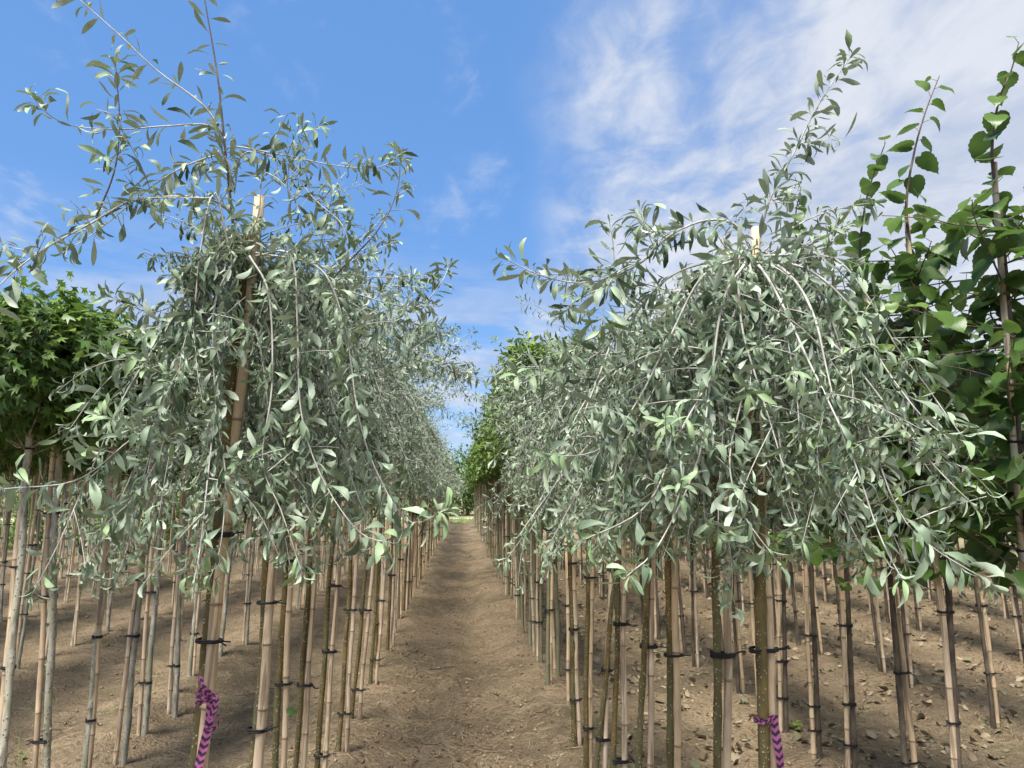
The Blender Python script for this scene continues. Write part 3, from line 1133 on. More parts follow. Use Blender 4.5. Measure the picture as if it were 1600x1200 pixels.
YL = 2.10
extra_L = [
    (pxl([(372, 420), (362, 330), (352, 235), (340, 120), (320, 0), (306, -90)], YL, 2.06), 0.0058, 0.045, 0.070, True),
    (pxl([(350, 215), (318, 165), (245, 110), (190, 58), (125, 0), (70, -50)], YL, 1.95), 0.0042, 0.036, 0.072, False),
    (pxl([(354, 235), (330, 197), (260, 197), (190, 202), (115, 197), (75, 178), (50, 150)], YL, 1.92), 0.0040, 0.030, 0.075, False),
    (pxl([(362, 300), (352, 245), (300, 255), (250, 282), (200, 322), (150, 362), (100, 395)], YL, 1.92), 0.0045, 0.026, 0.070, False),
    (pxl([(360, 330), (320, 310), (215, 312), (140, 350), (60, 395), (0, 445), (-40, 500)], YL, 1.62), 0.0058, 0.024, 0.072, False),
    (pxl([(150, 340), (178, 270), (187, 200), (184, 140), (180, 95)], 1.92, 1.90), 0.0034, 0.036, 0.070, True),
    (pxl([(366, 290), (352, 232), (430, 240), (520, 258), (590, 262), (626, 240)], YL, 2.0), 0.0042, 0.028, 0.068, False),
    (pxl([(366, 300), (380, 240), (440, 252), (490, 310), (530, 345), (545, 375)], YL, 1.95), 0.0038, 0.026, 0.068, False),
    (pxl([(470, 500), (525, 430), (590, 360), (620, 300), (626, 240)], 2.12, 2.2), 0.0040, 0.022, 0.062, True),
    (pxl([(430, 420), (500, 440), (600, 472), (655, 478), (690, 440), (702, 414)], 2.2, 2.5), 0.0036, 0.022, 0.062, False),
    (pxl([(480, 440), (560, 480), (640, 545), (720, 585), (782, 588)], 2.4, 2.75), 0.0036, 0.020, 0.06, False),
    (pxl([(370, 440), (290, 470), (240, 488), (200, 476), (164, 460)], 2.12, 2.1), 0.0034, 0.022, 0.062, False),
    (pxl([(385, 390), (405, 330), (412, 270), (455, 300), (470, 340)], 2.05, 2.0), 0.0030, 0.026, 0.062, False),
    (pxl([(350, 400), (300, 420), (290, 520), (262, 640), (200, 690), (120, 750), (5, 764)], 2.0, 1.62), 0.0046, 0.020, 0.072, False),
    (pxl([(360, 390), (310, 450), (285, 560), (255, 690), (215, 770), (150, 832)], 1.98, 1.7), 0.0046, 0.018, 0.070, False),
    (pxl([(360, 400), (335, 300), (312, 400), (300, 520), (270, 620)], 1.95, 1.85), 0.0045, 0.020, 0.064, False),
    (pxl([(370, 400), (335, 480), (338, 640), (352, 740), (345, 850), (325, 912)], 1.95, 1.72), 0.0042, 0.022, 0.068, False),
    (pxl([(400, 400), (455, 400), (465, 520), (470, 640), (500, 740), (560, 830), (620, 850)], 1.98, 1.72), 0.0046, 0.020, 0.070, False),
    (pxl([(400, 395), (500, 420), (540, 520), (560, 650), (590, 740), (640, 815), (700, 795)], 2.0, 1.75), 0.0044, 0.018, 0.068, False),
    (pxl([(390, 400), (420, 460), (425, 600), (410, 720), (440, 800), (475, 905)], 1.96, 1.75), 0.0042, 0.020, 0.066, False),
    (pxl([(350, 420), (250, 520), (200, 600), (150, 640)], 2.0, 1.8), 0.0036, 0.020, 0.068, False),
]
YR = 1.77
extra_R = [
    (pxl([(1180, 420), (1200, 320), (1240, 240), (1270, 180), (1300, 130), (1330, 88)], YR, 1.72), 0.0048, 0.017, 0.062, False),
    (pxl([(1178, 400), (1150, 352), (1100, 345), (1040, 372), (1000, 412), (930, 440), (860, 435), (783, 402)], YR, 1.66), 0.0050, 0.019, 0.066, False),
    (pxl([(1040, 372), (1010, 352), (1000, 325)], 1.70), 0.0028, 0.018, 0.058, False),
    (pxl([(960, 430), (958, 380), (952, 345)], 1.68), 0.0028, 0.018, 0.055, False),
    (pxl([(1010, 405), (960, 430), (945, 470), (938, 520)], 1.68, 1.60), 0.0030, 0.014, 0.075, False),
    (pxl([(960, 440), (900, 470), (880, 490)], 1.75, 1.7), 0.0026, 0.02, 0.055, False),
    (pxl([(1180, 410), (1240, 380), (1290, 390), (1310, 335)], YR, 1.7), 0.0036, 0.018, 0.062, False),
    (pxl([(1190, 400), (1290, 400), (1340, 440), (1400, 540), (1445, 600), (1480, 650), (1510, 690)], 1.72, 1.5), 0.0050, 0.016, 0.066, False),
    (pxl([(1190, 410), (1260, 420), (1330, 480), (1380, 570), (1440, 650), (1490, 690)], 1.68, 1.40), 0.0050, 0.016, 0.066, False),
    (pxl([(1185, 410), (1270, 440), (1320, 560), (1360, 680), (1400, 790), (1450, 850), (1550, 912)], 1.68, 1.36), 0.0050, 0.016, 0.066, False),
    (pxl([(1180, 410), (1220, 460), (1260, 560), (1290, 680), (1320, 800), (1360, 880)], 1.62, 1.40), 0.0044, 0.016, 0.064, False),
    (pxl([(1170, 410), (1190, 500), (1160, 620), (1140, 720), (1160, 800), (1215, 878)], 1.60, 1.36), 0.0042, 0.018, 0.064, False),
    (pxl([(1170, 410), (1150, 480), (1120, 570), (1060, 680), (1010, 790), (900, 850)], 1.60, 1.40), 0.0048, 0.017, 0.066, False),
    (pxl([(1170, 400), (1100, 430), (1050, 520), (1000, 620), (940, 700), (860, 715)], 1.64, 1.48), 0.0048, 0.017, 0.066, False),
    (pxl([(1165, 410), (1130, 470), (1110, 600), (1090, 720), (1030, 850), (980, 900)], 1.58, 1.36), 0.0044, 0.018, 0.064, False),
    (pxl([(1165, 400), (1050, 430), (960, 530), (900, 570), (810, 590)], 1.75, 1.75), 0.0044, 0.018, 0.062, False),
]

for i, (Yd, tp_, sp_, stt, ties) in enumerate(LEFT):
    rt = [0.0175, 0.0155, 0.0130, 0.0125, 0.0145, 0.014, 0.014, 0.014][i]
    rs = [0.0160, 0.0165, 0.0115, 0.0125, 0.0125, 0.012, 0.0125, 0.0115][i]
    sl = f'bamboo stake tied to the {ORD[i]} silver pear from the camera, {ROWL}'
    tb, ta, Hs = near_pair(Yd, tp_, sp_, stt, ties, 10 + i, 2.2, rt, rs, 'pear_bark', sl, SG)
    lab = ['tall weeping silver pear at front left with long shoots rising into the sky'][0] if i == 0 else f'silver weeping pear, {ORD[i]} from the camera in the {ROWL}'
    if i == 0:
        silver_tree(tb, ta, 101, 2.36, rt, lab, 46, extra_L, 300, zdrop=0.3, Lr=(0.7, 1.3), ar=(8, 21), rate=(8, 15), er=(-15, 45), zmin=-1.0, skip=(-1.25, 0.42))
    elif i < 4:
        silver_tree(tb, ta, 101 + i, 2.40, rt, lab, 36, up_shoots=4, side_shoots=3, side_az=0.0, side_up=22, n_leaf_obj=[0, 120, 80, 60][i], sep_branches=True, zdrop=0.3, tp=T_LANCE_MID, ar=(4, 24), zmin=-0.95)
    else:
        silver_tree(tb, ta, 101 + i, 2.50, rt, lab, 36, up_shoots=5, side_shoots=5, side_az=0.0, side_up=20, n_leaf_obj=0, sep_branches=False, zdrop=0.3, tp=T_LANCE_LO, spacing=0.022, ar=(4, 28), zmin=-1.0)

for i, (Yd, tp_, sp_, stt, ties) in enumerate(RIGHT):
    rt = [0.0148, 0.0125, 0.0125, 0.0125, 0.0125, 0.013, 0.014, 0.0155][i]
    rs = [0.0112, 0.0110, 0.0120, 0.0115, 0.0115, 0.012, 0.0120, 0.0125][i]
    sl = f'bamboo stake tied to the {ORD[i]} silver pear from the camera, {ROWR}'
    tb, ta, Hs = near_pair(Yd, tp_, sp_, stt, ties, 40 + i, 2.2, rt, rs, 'pear_bark', sl, SG)
    lab = 'domed weeping silver pear at front right with one upright shoot' if i == 0 else f'silver weeping pear, {ORD[i]} from the camera in the {ROWR}'
    if i == 0:
        silver_tree(tb, ta, 201, 2.20, rt, lab, 46, extra_R, 300, zdrop=0.26, Lr=(0.6, 1.1), ar=(12, 28), rate=(6.5, 11), er=(-10, 50), zmin=-0.80, skip=(-0.55, 0.75))
    elif i < 4:
        silver_tree(tb, ta, 201 + i, 2.20, rt, lab, 34, up_shoots=1, side_shoots=2, n_leaf_obj=[0, 100, 80, 60][i], sep_branches=True, zdrop=0.3, tp=T_LANCE_MID, ar=(5, 26), rate=(4.5, 8), zmin=-0.85)
    else:
        silver_tree(tb, ta, 201 + i, 2.24, rt, lab, 34, up_shoots=1, side_shoots=5, n_leaf_obj=0, sep_branches=False, zdrop=0.3, tp=T_LANCE_LO, spacing=0.022, ar=(8, 32), rate=(5, 9), er=(0, 55), zmin=-0.8)

# ------------------------------------------------------------------ prototypes for the repeated trees
OFF = 0.031


def proto_tree(name, trunk_me, crown_me, twig_me):
    return dict(name=name, trunk=trunk_me, crown=crown_me, twig=twig_me)


def silver_proto(seed):
    rng = np.random.default_rng(seed)
    mains, lats, bag = weeping(rng, np.array([0, 0, 2.56]), n=34, spacing=0.026, Lm=0.066, zdrop=0.4, zmin=-1.1, Lr=(0.85, 1.45), ar=(8, 34))
    # a couple of upright water shoots
    for _ in range(8):
        p = grow(rng, (0, 0, 2.5), rng.uniform(0, 6.28), R(rng.uniform(45, 80)), rng.uniform(0.35, 0.7), R(110), 1.2, lift=0)
        mains.append((p, 0.004))
        lance_on(rng, bag, p, 0.024, 0.064, 0.04, 0.2)
    tw = mk_mesh('twigs', *join([tube(p, np.linspace(r, 0.0012, len(p)), 3, False) for p, r in mains + lats]), None, 'twig_bark')
    return proto_tree('weeping_pear_tree', trunk_mesh(seed, 2.54, 0.014, 0.011, 'pear_bark'), leaf_mesh('crown', bag.cat(), T_LANCE_LO, 'silver_leaf'), tw)


def blob_leaves(rng, n, shape_fn, Lm, wide, curl=(0.2, 1.0), young_top=0.4, outward=0.8, droop=0.3):
    P, O = shape_fn(rng, n)
    D = O * outward + rng.normal(0, 0.55, (n, 3)) - UP * droop
    Nn = UP * 1.0 + O * 0.5 + rng.normal(0, 0.4, (n, 3))
    L = Lm * rng.uniform(0.65, 1.2, n)
    zr = (P[:, 2] - P[:, 2].min()) / np.ptp(P[:, 2])
    yg = np.where((rng.random(n) < 0.35) & (zr > 0.6), rng.uniform(0.2, 0.9, n), 0) * young_top * 2
    b = Leaves()
    b.add(P=P, D=D, Nn=Nn, L=L, W=L * wide * rng.uniform(0.85, 1.15, n), curl=rng.uniform(curl[0], curl[1], n), fold=rng.uniform(0.0, 0.35, n), twist=rng.normal(0, 0.4, n),
          var=np.clip(rng.normal(0.45, 0.28, n), 0, 1), young=np.clip(yg, 0, 1))
    return b


def ball(cz, rx, rz, lump=0.16, shell=0.45):
    def fn(rng, n):
        d = nrmz(rng.normal(0, 1, (n, 3)))
        ph = rng.uniform(0, 6.28, 6)
        lumpy = 1 + lump * (np.sin(d[:, 0] * 5 + ph[0]) * np.sin(d[:, 1] * 5 + ph[1]) + np.sin(d[:, 2] * 7 + ph[2]) * 0.7 * np.sin(d[:, 0] * 8 + ph[3]))
        r = (shell + (1 - shell) * rng.random(n) ** 0.6) * lumpy
        P = d * r[:, None] * np.array([rx, rx, rz]) + np.array([0, 0, cz])
        return P, d
    return fn


def boxy(z0, z1, rx):
    def fn(rng, n):
        u = rng.uniform(-1, 1, (n, 3))
        face = rng.integers(0, 3, n)
        sgn = rng.choice([-1, 1], n)
        k = rng.random(n) < 0.72
        u[np.arange(n), face] = np.where(k, sgn * rng.uniform(0.78, 1.02, n), u[np.arange(n), face])
        taper = 1.0 - 0.18 * np.clip(u[:, 2], 0, 1)
        P = np.stack([u[:, 0] * rx * taper, u[:, 1] * rx * taper, (z0 + z1) / 2 + u[:, 2] * (z1 - z0) / 2 + 0.1 * np.sin(u[:, 0] * 7 + z1 * 50) * np.sin(u[:, 1] * 6) + rng.normal(0, 0.03, n)], -1)
        return P, nrmz(u)
    return fn


def twig_fan(rng, P, root_pts, n, r=0.004):
    out = []
    for i in rng.choice(len(P), n, replace=False):
        z = min(P[i][2] - 0.05, root_pts)
        s = np.array([0, 0, max(z - abs(rng.normal(0, 0.15)), P[:, 2].min() - 0.05)])
        m = (s + P[i]) / 2 + np.array([0, 0, -0.03]) + rng.normal(0, 0.02, 3)
        out.append(tube(smooth_line([s, m, P[i]], 0.05), np.linspace(r, 0.0015, len(smooth_line([s, m, P[i]], 0.05))), 4, False))
    return out


def gum_bag(seed, n):
    rng = np.random.default_rng(seed)
    return blob_leaves(rng, n, ball(2.22, 0.42, 0.36), 0.078, 0.42, (0.3, 1.1), 0.5, 0.7, 0.5), rng


def gum_proto(seed, n=1600):
    b, rng = gum_bag(seed, n)
    d = b.cat()
    tw = mk_mesh('twigs', *join(twig_fan(rng, d['P'], 2.3, 40) + [tube([(0, 0, 1.9), (0.01, 0, 2.2), (0, 0.01, 2.5)], [0.012, 0.009, 0.003], 6)]), None, 'gum_bark')
    return proto_tree('sweetgum_tree', trunk_mesh(seed, 2.0, 0.0165, 0.0135, 'gum_bark', knobs=18, amp=0.008), leaf_mesh('crown', d, T_STAR, 'gum_leaf'), tw)


def hedge_proto(seed, n=2200):
    rng = np.random.default_rng(seed)
    b = blob_leaves(rng, n, boxy(1.96, 2.6, 0.38), 0.07, 0.27, (0.1, 0.9), 0.6, 0.7, 0.1)
    # spiky new growth along the top
    for _ in range(34):
        a = rng.uniform(0, 6.28)
        r = rng.uniform(0, 0.38)
        p = grow(rng, (r * math.cos(a), r * math.sin(a), rng.uniform(2.45, 2.58)), a, R(rng.uniform(50, 88)), rng.uniform(0.1, 0.26), R(150), 1.0, lift=0)
        lance_on(rng, b, p, 0.022, 0.06, 0.0, 0.1, droop=0.0, wide=2.2, curl=(0, 0.7))
    d = b.cat()
    tw = mk_mesh('twigs', *join(twig_fan(rng, d['P'], 2.7, 30, 0.005) + [tube([(0, 0, 1.95), (0.01, 0, 2.3), (0, 0.01, 2.8)], [0.014, 0.011, 0.004], 6)]), None, 'green_bark')
    return proto_tree('clipped_tree', trunk_mesh(seed, 2.1, 0.017, 0.014, 'green_bark'), leaf_mesh('crown', d, T_LANCE_LO, 'hedge_leaf'), tw)


def linden_bag(rng, base, axis, leader, n_side=16, zlo=1.25, zhi=2.6, Lside=(0.3, 0.6), Lm=0.115, lead_sp=0.085):
    """leader: polyline in world/local space above the stem. returns bag, stems"""
    b, stems, pet = Leaves(), [], []

    def leaves_on(p, sp, Lmean, s0=0.04, big_base=True):
        tot = along(p, np.array([0.0]))[2]
        s = np.arange(s0, tot + 0.001, sp)
        if len(s) == 0:
            return
        P, T, _ = along(p, s)
        k = len(s)
        side = np.where(np.arange(k) % 2 == 0, 1, -1)[:, None]
        h = nrmz(np.cross(T, UP + rng.normal(0, 0.5, 3)))
        O = nrmz(h * side + rng.normal(0, 0.35, (k, 3)))
        pl = rng.uniform(0.02, 0.045, k)[:, None]
        P2 = P + nrmz(O + UP * 0.35 + T * 0.3) * pl
        D = O * 1.0 - UP * rng.uniform(0.15, 0.9, k)[:, None] + T * 0.2
        Nn = UP * 1.0 + O * 0.35 + rng.normal(0, 0.3, (k, 3))
        L = Lmean * rng.uniform(0.7, 1.2, k) * (1 - 0.45 * (s / max(tot, 1e-3)) ** 2)
        b.add(P=P2, D=D, Nn=Nn, L=L, W=L * rng.uniform(0.40, 0.5, k), curl=rng.uniform(0.1, 0.8, k), fold=rng.uniform(-0.05, 0.3, k), twist=rng.normal(0, 0.25, k),
              var=np.clip(rng.normal(0.45, 0.28, k), 0, 1), young=np.clip((s / tot) ** 4 * rng.uniform(0.2, 0.9, k), 0, 1))
        for q0, q1 in zip(P, P2):
            pet.append(tube([q0, q1], [0.0016, 0.0012], 3, False))

    for i in range(n_side):
        z = zlo + (zhi - zlo) * (i + rng.uniform(0, 1)) / n_side
        st = base + axis * ((z - base[2]) / axis[2])
        az = i * GA + rng.normal(0, 0.4)
        p = grow(rng, st, az, R(rng.uniform(-10, 60)), rng.uniform(*Lside), R(rng.uniform(60, 120)), 1.5, lift=0, wob=0.08)
        stems.append((p, 0.0045))
        leaves_on(p, rng.uniform(0.038, 0.055), Lm)
    leaves_on(leader, lead_sp, Lm * 1.08, 0.02)
    return b, stems, pet


def linden_proto(seed):
    rng = np.random.default_rng(seed)
    lead = smooth_line([(0, 0, 2.3), (0.02, 0.01, 2.7), (rng.normal(0, 0.04), rng.normal(0, 0.04), 3.0 + rng.uniform(-0.15, 0.3))])
    b, stems, pet = linden_bag(rng, np.zeros(3), np.array([0, 0, 1.0]), lead, 28)
    tw = mk_mesh('twigs', *join([tube(p, np.linspace(r, 0.0018, len(p)), 5) for p, r in stems] + [tube(lead, np.linspace(0.009, 0.002, len(lead)), 6)] + pet), None, 'old_twig')
    return proto_tree('linden_tree', trunk_mesh(seed, 2.34, 0.0155, 0.009, 'linden_bark'), leaf_mesh('crown', b.cat(), T_HEART, 'linden_leaf'), tw)


PS = [silver_proto(300 + k) for k in range(5)]
PG = [gum_proto(320 + k) for k in range(4)]
PH = [hedge_proto(340 + k) for k in range(4)]
PLn = [linden_proto(360 + k) for k in range(4)]
POLES = [stake_mesh(400 + k, 2.28 + 0.05 * k, 0.0122) for k in range(6)]
POLES_T = [stake_mesh(420 + k, 2.5 + 0.08 * k, 0.0122) for k in range(4)]
TIES = [tie_geo(440 + k, (-OFF, 0), (0, 0), 0.0165, 0.0138) for k in range(6)]
rg = np.random.default_rng(9)
_cnt = [0]


def place(proto, x, y, lean, label, group, st_label, side=-1, poles=POLES, scale=1.0, tie_z=(0.38, 0.78, 1.18, 1.55, 1.95), crown_rot=True):
    """a repeated tree with its stake; side: stem left (-1) or right (+1) of the stake"""
    g = float(gz(x, y))
    ax = nrmz(np.array([lean[0], lean[1], 1.0]))
    qd = Vector((0, 0, 1)).rotation_difference(Vector(ax))
    rz = (0 if side < 0 else math.pi) + rg.normal(0, 0.35)
    e = bpy.data.objects.new(proto['name'], None)
    COL.objects.link(e)
    e.location = (x - OFF * math.cos(rz), y - OFF * math.sin(rz), g)
    e.rotation_mode = 'QUATERNION'
    e.rotation_quaternion = qd
    e['label'] = label
    e['category'] = 'tree'
    e['group'] = group
    cr = rg.uniform(0, 6.28) if crown_rot else 0
    for nm in ('trunk', 'twig', 'crown'):
        o = bpy.data.objects.new('trunk' if nm == 'trunk' else ('twigs' if nm == 'twig' else 'crown'), proto[nm])
        COL.objects.link(o)
        o.parent = e
        if nm == 'trunk':
            o.rotation_euler = (0, 0, rg.uniform(0, 6.28))
            k_ = rg.uniform(0.8, 1.15)
            o.scale = (k_, k_, 1)
        else:
            o.rotation_euler = (0, 0, cr)
            o.scale = (scale, scale, 1 + (scale - 1) * 0.3)
            o['kind'] = 'stuff'
    n = rg.integers(3, 5)
    zs = sorted(rg.choice(tie_z, n, replace=False) + rg.normal(0, 0.06, n))
    add_stake((x, y, g), ax, poles[rg.integers(len(poles))], [(float(z), TIES[rg.integers(len(TIES))]) for z in zs], st_label, SG, rz)


# ---- the rest of the left front row: silver pears to the end of the path
y, i = 6.75, 8
while y < 39.5:
    near = i < 12
    lab = f'silver weeping pear, {ORD[i]} from the camera in the {ROWL}' if near else 'silver weeping pear past the twelfth, far down the row left of the path'
    sl = f'bamboo stake tied to the {ORD[i]} silver pear from the camera, {ROWL}' if near else 'bamboo stake of a silver pear far down the row left of the path'
    place(PS[i % 5], -0.70 + rg.normal(0, 0.025), y, (rg.normal(0.012, 0.012), rg.normal(0, 0.015)), lab, 'silver pears down the row left of the path', sl, -1, scale=rg.uniform(0.92, 1.15))
    y += rg.uniform(0.5, 0.72)
    i += 1

# ---- right front row beyond the pears: trimmed green trees with taller crowns
y, i = 5.5, 0
while y < 39.5:
    near = i < 8
    lab = f'trimmed green tree, {ORD[i]} from the camera in the {ROWR}' if near else 'trimmed green tree far down the row right of the path, past the eighth'
    sl = f'bamboo stake of the {ORD[i]} trimmed green tree from camera, {ROWR}' if near else 'bamboo stake of a trimmed green tree far down the row right of the path'
    place(PH[i % 4], 0.75 + rg.normal(0, 0.03), y, (rg.normal(-0.004, 0.013), rg.normal(0, 0.015)), lab, 'trimmed green trees down the row right of the path', sl, rg.choice([-1, 1]), scale=rg.uniform(0.9, 1.06),
          tie_z=(0.3, 0.62, 0.95, 1.3, 1.7, 2.1))
    y += rg.uniform(0.36, 0.5) if y < 18 else rg.uniform(0.55, 0.8)
    i += 1

# ------------------------------------------------------------------ sweetgum rows on the left
ROWG = ['second row left of the path', 'third row left of the path', 'fourth row left of the path', 'fifth row left of the path']
CUR_G = [0.3, 0.7, 1.1]
TWI_G = [-0.4, 0.0, 0.4]
LV_GUM = leaf_variants('sweetgum_leaf', T_STAR, 'gum_leaf', CUR_G, TWI_G, 2, 5, 0.15, 0.42)
LV_LIN = leaf_variants('linden_leaf', T_HEART, 'linden_leaf', [0.15, 0.5, 0.8], [-0.3, 0.0, 0.3], 2, 6, 0.12, 0.45)

GUM = [
    (3.64, (50, 630, 4, 1195), (43, 700, 10, 1030), (700, 885, 1043)),
    (3.92, (95, 690, 69, 1195), (82, 710, 55, 1195), (802, 932, 1158)),
    (4.25, (161, 860, 136, 1188), (164, 860, 140, 1185), (995, 1125)),
    (4.66, (222, 900, 196, 1148), (216, 900, 184, 1152), (905, 993)),
    (5.08, (243, 880, 229, 1118), (236, 880, 218, 1119), (925, 1066)),
    (5.56, (285, 880, 274, 1088), (279, 880, 265, 1089), (868, 1040)),
]


def gum_near(i, spec):
    Yd, tpx, spx, ties = spec
    sl = f'bamboo stake tied to the {ORD[i]} sweetgum from the camera, {ROWG[0]}'
    tb, ta, Hs = near_pair(Yd, tpx, spx, None, ties, 500 + i, 2.0, 0.0175, 0.0125, 'gum_bark', sl, SG)
    rng = np.random.default_rng(520 + i)
    root = bpy.data.objects.new('sweetgum_tree', None)
    COL.objects.link(root)
    root.location = tb
    root['label'] = f'sweetgum with rounded green crown, {ORD[i]} from the camera in {ROWG[0]}'
    root['category'] = 'tree'
    root['group'] = 'sweetgums in the rows left of the path'
    t = obj('trunk', trunk_mesh(520 + i, 2.05, 0.0172, 0.0140, 'gum_bark', knobs=22, amp=0.008), root)
    t.rotation_mode = 'QUATERNION'
    t.rotation_quaternion = Vector((0, 0, 1)).rotation_difference(Vector(ta))
    top = tb + ta * 2.0
    b = blob_leaves(rng, 2100, ball(2.22, 0.42, 0.36), 0.074, 0.42, (0.3, 1.1), 0.5, 0.7, 0.5)
    for _ in range(12):
        a = rng.uniform(0, 6.28)
        r = rng.uniform(0, 0.3)
        k = 7
        zc = 2.2 + 0.36 * math.sqrt(max(0, 1 - (r / 0.44) ** 2))
        hh = np.linspace(-0.04, rng.uniform(0.06, 0.17), k)
        aa = np.arange(k) * GA
        O = np.stack([np.cos(aa), np.sin(aa), np.full(k, -0.25)], -1)
        LL = np.linspace(0.085, 0.05, k)
        b.add(P=np.stack([r * math.cos(a) + hh * 0.15, np.full(k, r * math.sin(a)), zc + hh], -1), D=O, Nn=np.repeat(UP[None], k, 0) + O * 0.3, L=LL, W=LL * 0.42, curl=rng.uniform(0.4, 1.3, k), fold=0.15, twist=0.0, var=rng.random(k), young=np.linspace(0.1, 0.9, k))
    d = b.cat()
    d['P'] = d['P'] + np.array([top[0], top[1], 0])
    cen = np.array([top[0], top[1], 0]) - tb
    tw = [(v + cen, f) for v, f in twig_fan(rng, d['P'] - np.array([top[0], top[1], 0]), 2.3, 46)]
    tw.append(tube([top - tb - np.array([0, 0, .1]), cen + np.array([0.01, 0, 2.25]), cen + np.array([0, 0.01, 2.5])], [0.014, 0.01, 0.003], 7))
    obj('twigs', mk_mesh('twigs', *join(tw), None, 'gum_bark'), root, kind='stuff')
    idx = nearest_leaves(d, 130 if i < 4 else 60)
    mask = np.ones(len(d['L']), bool)
    mask[idx] = False
    cr = obj('crown', leaf_mesh('crown', pick(d, mask), T_STAR, 'gum_leaf', tb), root, kind='stuff')
    leaf_objects(d, idx, LV_GUM, CUR_G, TWI_G, cr, 0.42, tb)


for i, s in enumerate(GUM):
    gum_near(i, s)
for r_, (xr, y0, yend, sp) in enumerate([(-2.27, 6.1, 19, 0.56), (-3.97, 3.9, 17, 0.58), (-5.6, 5.6, 15, 0.62), (-7.3, 8.0, 14, 0.7)]):
    y, i = y0, 0
    while y < yend:
        k0 = i + (6 if r_ == 0 else 0)
        near = k0 < 12
        lab = f'sweetgum with pale grey stem, {ORD[k0]} from the camera in {ROWG[r_]}' if near else f'sweetgum far back, past the twelfth, in the {ROWG[r_]}'
        sl = f'bamboo stake of the {ORD[k0]} sweetgum from the camera, {ROWG[r_]}' if near else f'bamboo stake of a sweetgum past the twelfth, {ROWG[r_]}'
        place(PG[(i + r_) % 4], xr + rg.normal(0, 0.035), y, (rg.normal(0.012, 0.015), rg.normal(0, 0.018)), lab, 'sweetgums in the ' + ROWG[r_], sl, rg.choice([-1, 1, 1]),
              scale=rg.uniform(0.92, 1.12))
        y += sp * rg.uniform(0.8, 1.2)
        i += 1

# ------------------------------------------------------------------ linden rows on the right
ROWLN = ['second row right of the path', 'third row right of the path', 'fourth row right of the path', 'fifth row right of the path']
LIN = [  # depth, stem line, stake line, stake top, leader seen as pixels, ties
    (2.75, (1588, 600, 1612, 1000), (1553, 255, 1603, 960), 255, [(1562, 330), (1550, 240), (1560, 160), (1580, 110), (1592, 66)], (690, 860, 1010)),
    (3.17, (1480, 900, 1497, 1195), (1416, 322, 1492, 1195), 322, [(1424, 400), (1416, 320), (1428, 240), (1446, 175), (1468, 118)], (955, 1128)),
    (3.50, (1394, 940, 1415, 1195), (1401, 940, 1428, 1195), 402, [(1352, 470), (1344, 390), (1352, 320), (1366, 270), (1384, 222)], (1050, 1190)),
    (3.98, (1323, 900, 1336, 1195), (1315, 900, 1325, 1195), None, [(1300, 400), (1290, 350)], (977, 1100, 1163)),
    (4.36, (1268, 905, 1281, 1187), (1260, 905, 1270, 1190), None, [(1246, 400), (1243, 340), (1252, 290)], (992, 1102, 1140)),
    (4.85, (1224, 900, 1228, 1120), (1216, 900, 1220, 1140), None, [(1215, 480), (1212, 430)], (938, 1033, 1090)),
]
for i, (Yd, tpx, spx, stt, ldpx, ties) in enumerate(LIN):
    sl = f'bamboo stake tied to the {ORD[i]} linden from the camera, {ROWLN[0]}'
    tb, ta, Hs = near_pair(Yd, tpx, spx, stt, ties, 600 + i, 2.2, 0.0150, 0.0125, 'linden_bark', sl, SG)
    rng = np.random.default_rng(620 + i)
    lead = smooth_line(pxl(ldpx, Yd, Yd - 0.05))
    root = bpy.data.objects.new('linden_tree', None)
    COL.objects.link(root)
    root.location = tb
    root['label'] = ['big-leaved linden at the right edge with the tallest leafy leader', 'big-leaved linden second from the right edge, leader above its stake top',
                     'big-leaved linden third from the right edge with a short thin leader', f'big-leaved linden, fourth from the camera in the {ROWLN[0]}',
                     f'big-leaved linden, fifth from the camera in the {ROWLN[0]}', f'big-leaved linden, sixth from the camera in the {ROWLN[0]}'][i]
    root['category'] = 'tree'
    root['group'] = 'lindens in the rows right of the path'
    l0 = lead[0]
    H = 1.9
    stem = smooth_line([tb - ta * 0.06, tb + ta * 0.7, tb + ta * 1.4, (tb + ta * 1.9) * 0.6 + l0 * 0.4 + np.array([0, 0, (2.0 - (tb + ta * 1.9)[2]) * 0]), l0], 0.045)
    zz = np.linspace(0, 1, len(stem))
    V, T = tube(stem - tb, 0.0152 * (1 - 0.42 * zz) + 0.005 * np.exp(-zz * 40) + 0.0016 * np.maximum(0, np.sin(zz * 47 + i) - 0.75) * 4, 10)
    obj('trunk', mk_mesh('trunk', V, T, None, 'linden_bark'), root)
    V, T = tube(lead - tb, np.linspace(0.0085, 0.0022, len(lead)), 7)
    obj('leader', mk_mesh('leader', V, T, None, 'old_twig'), root)
    zt = min(l0[2], 2.75)
    ax2 = nrmz(l0 - tb)
    b, stems, pet = linden_bag(rng, tb, ax2, lead, [48, 44, 42, 36, 30, 26][i], 1.22, zt, (0.3, 0.66), [0.112, 0.112, 0.11, 0.108, 0.108, 0.108][i], 0.048)
    for p, r in stems:
        V, T = tube(p - tb, np.linspace(r, 0.0018, len(p)), 5)
        obj('branch', mk_mesh('branch', V, T, None, 'old_twig'), root)
    obj('petioles', mk_mesh('petioles', *join([(v - tb, f) for v, f in pet]), None, 'old_twig'), root, kind='stuff')
    d = b.cat()
    idx = nearest_leaves(d, [250, 220, 200, 120, 80, 60][i], 14)
    mask = np.ones(len(d['L']), bool)
    mask[idx] = False
    cr = obj('crown', leaf_mesh('crown', pick(d, mask), T_HEART, 'linden_leaf', tb), root, kind='stuff')
    leaf_objects(d, idx, LV_LIN, [0.15, 0.5, 0.8], [-0.3, 0.0, 0.3], cr, 0.45, tb)

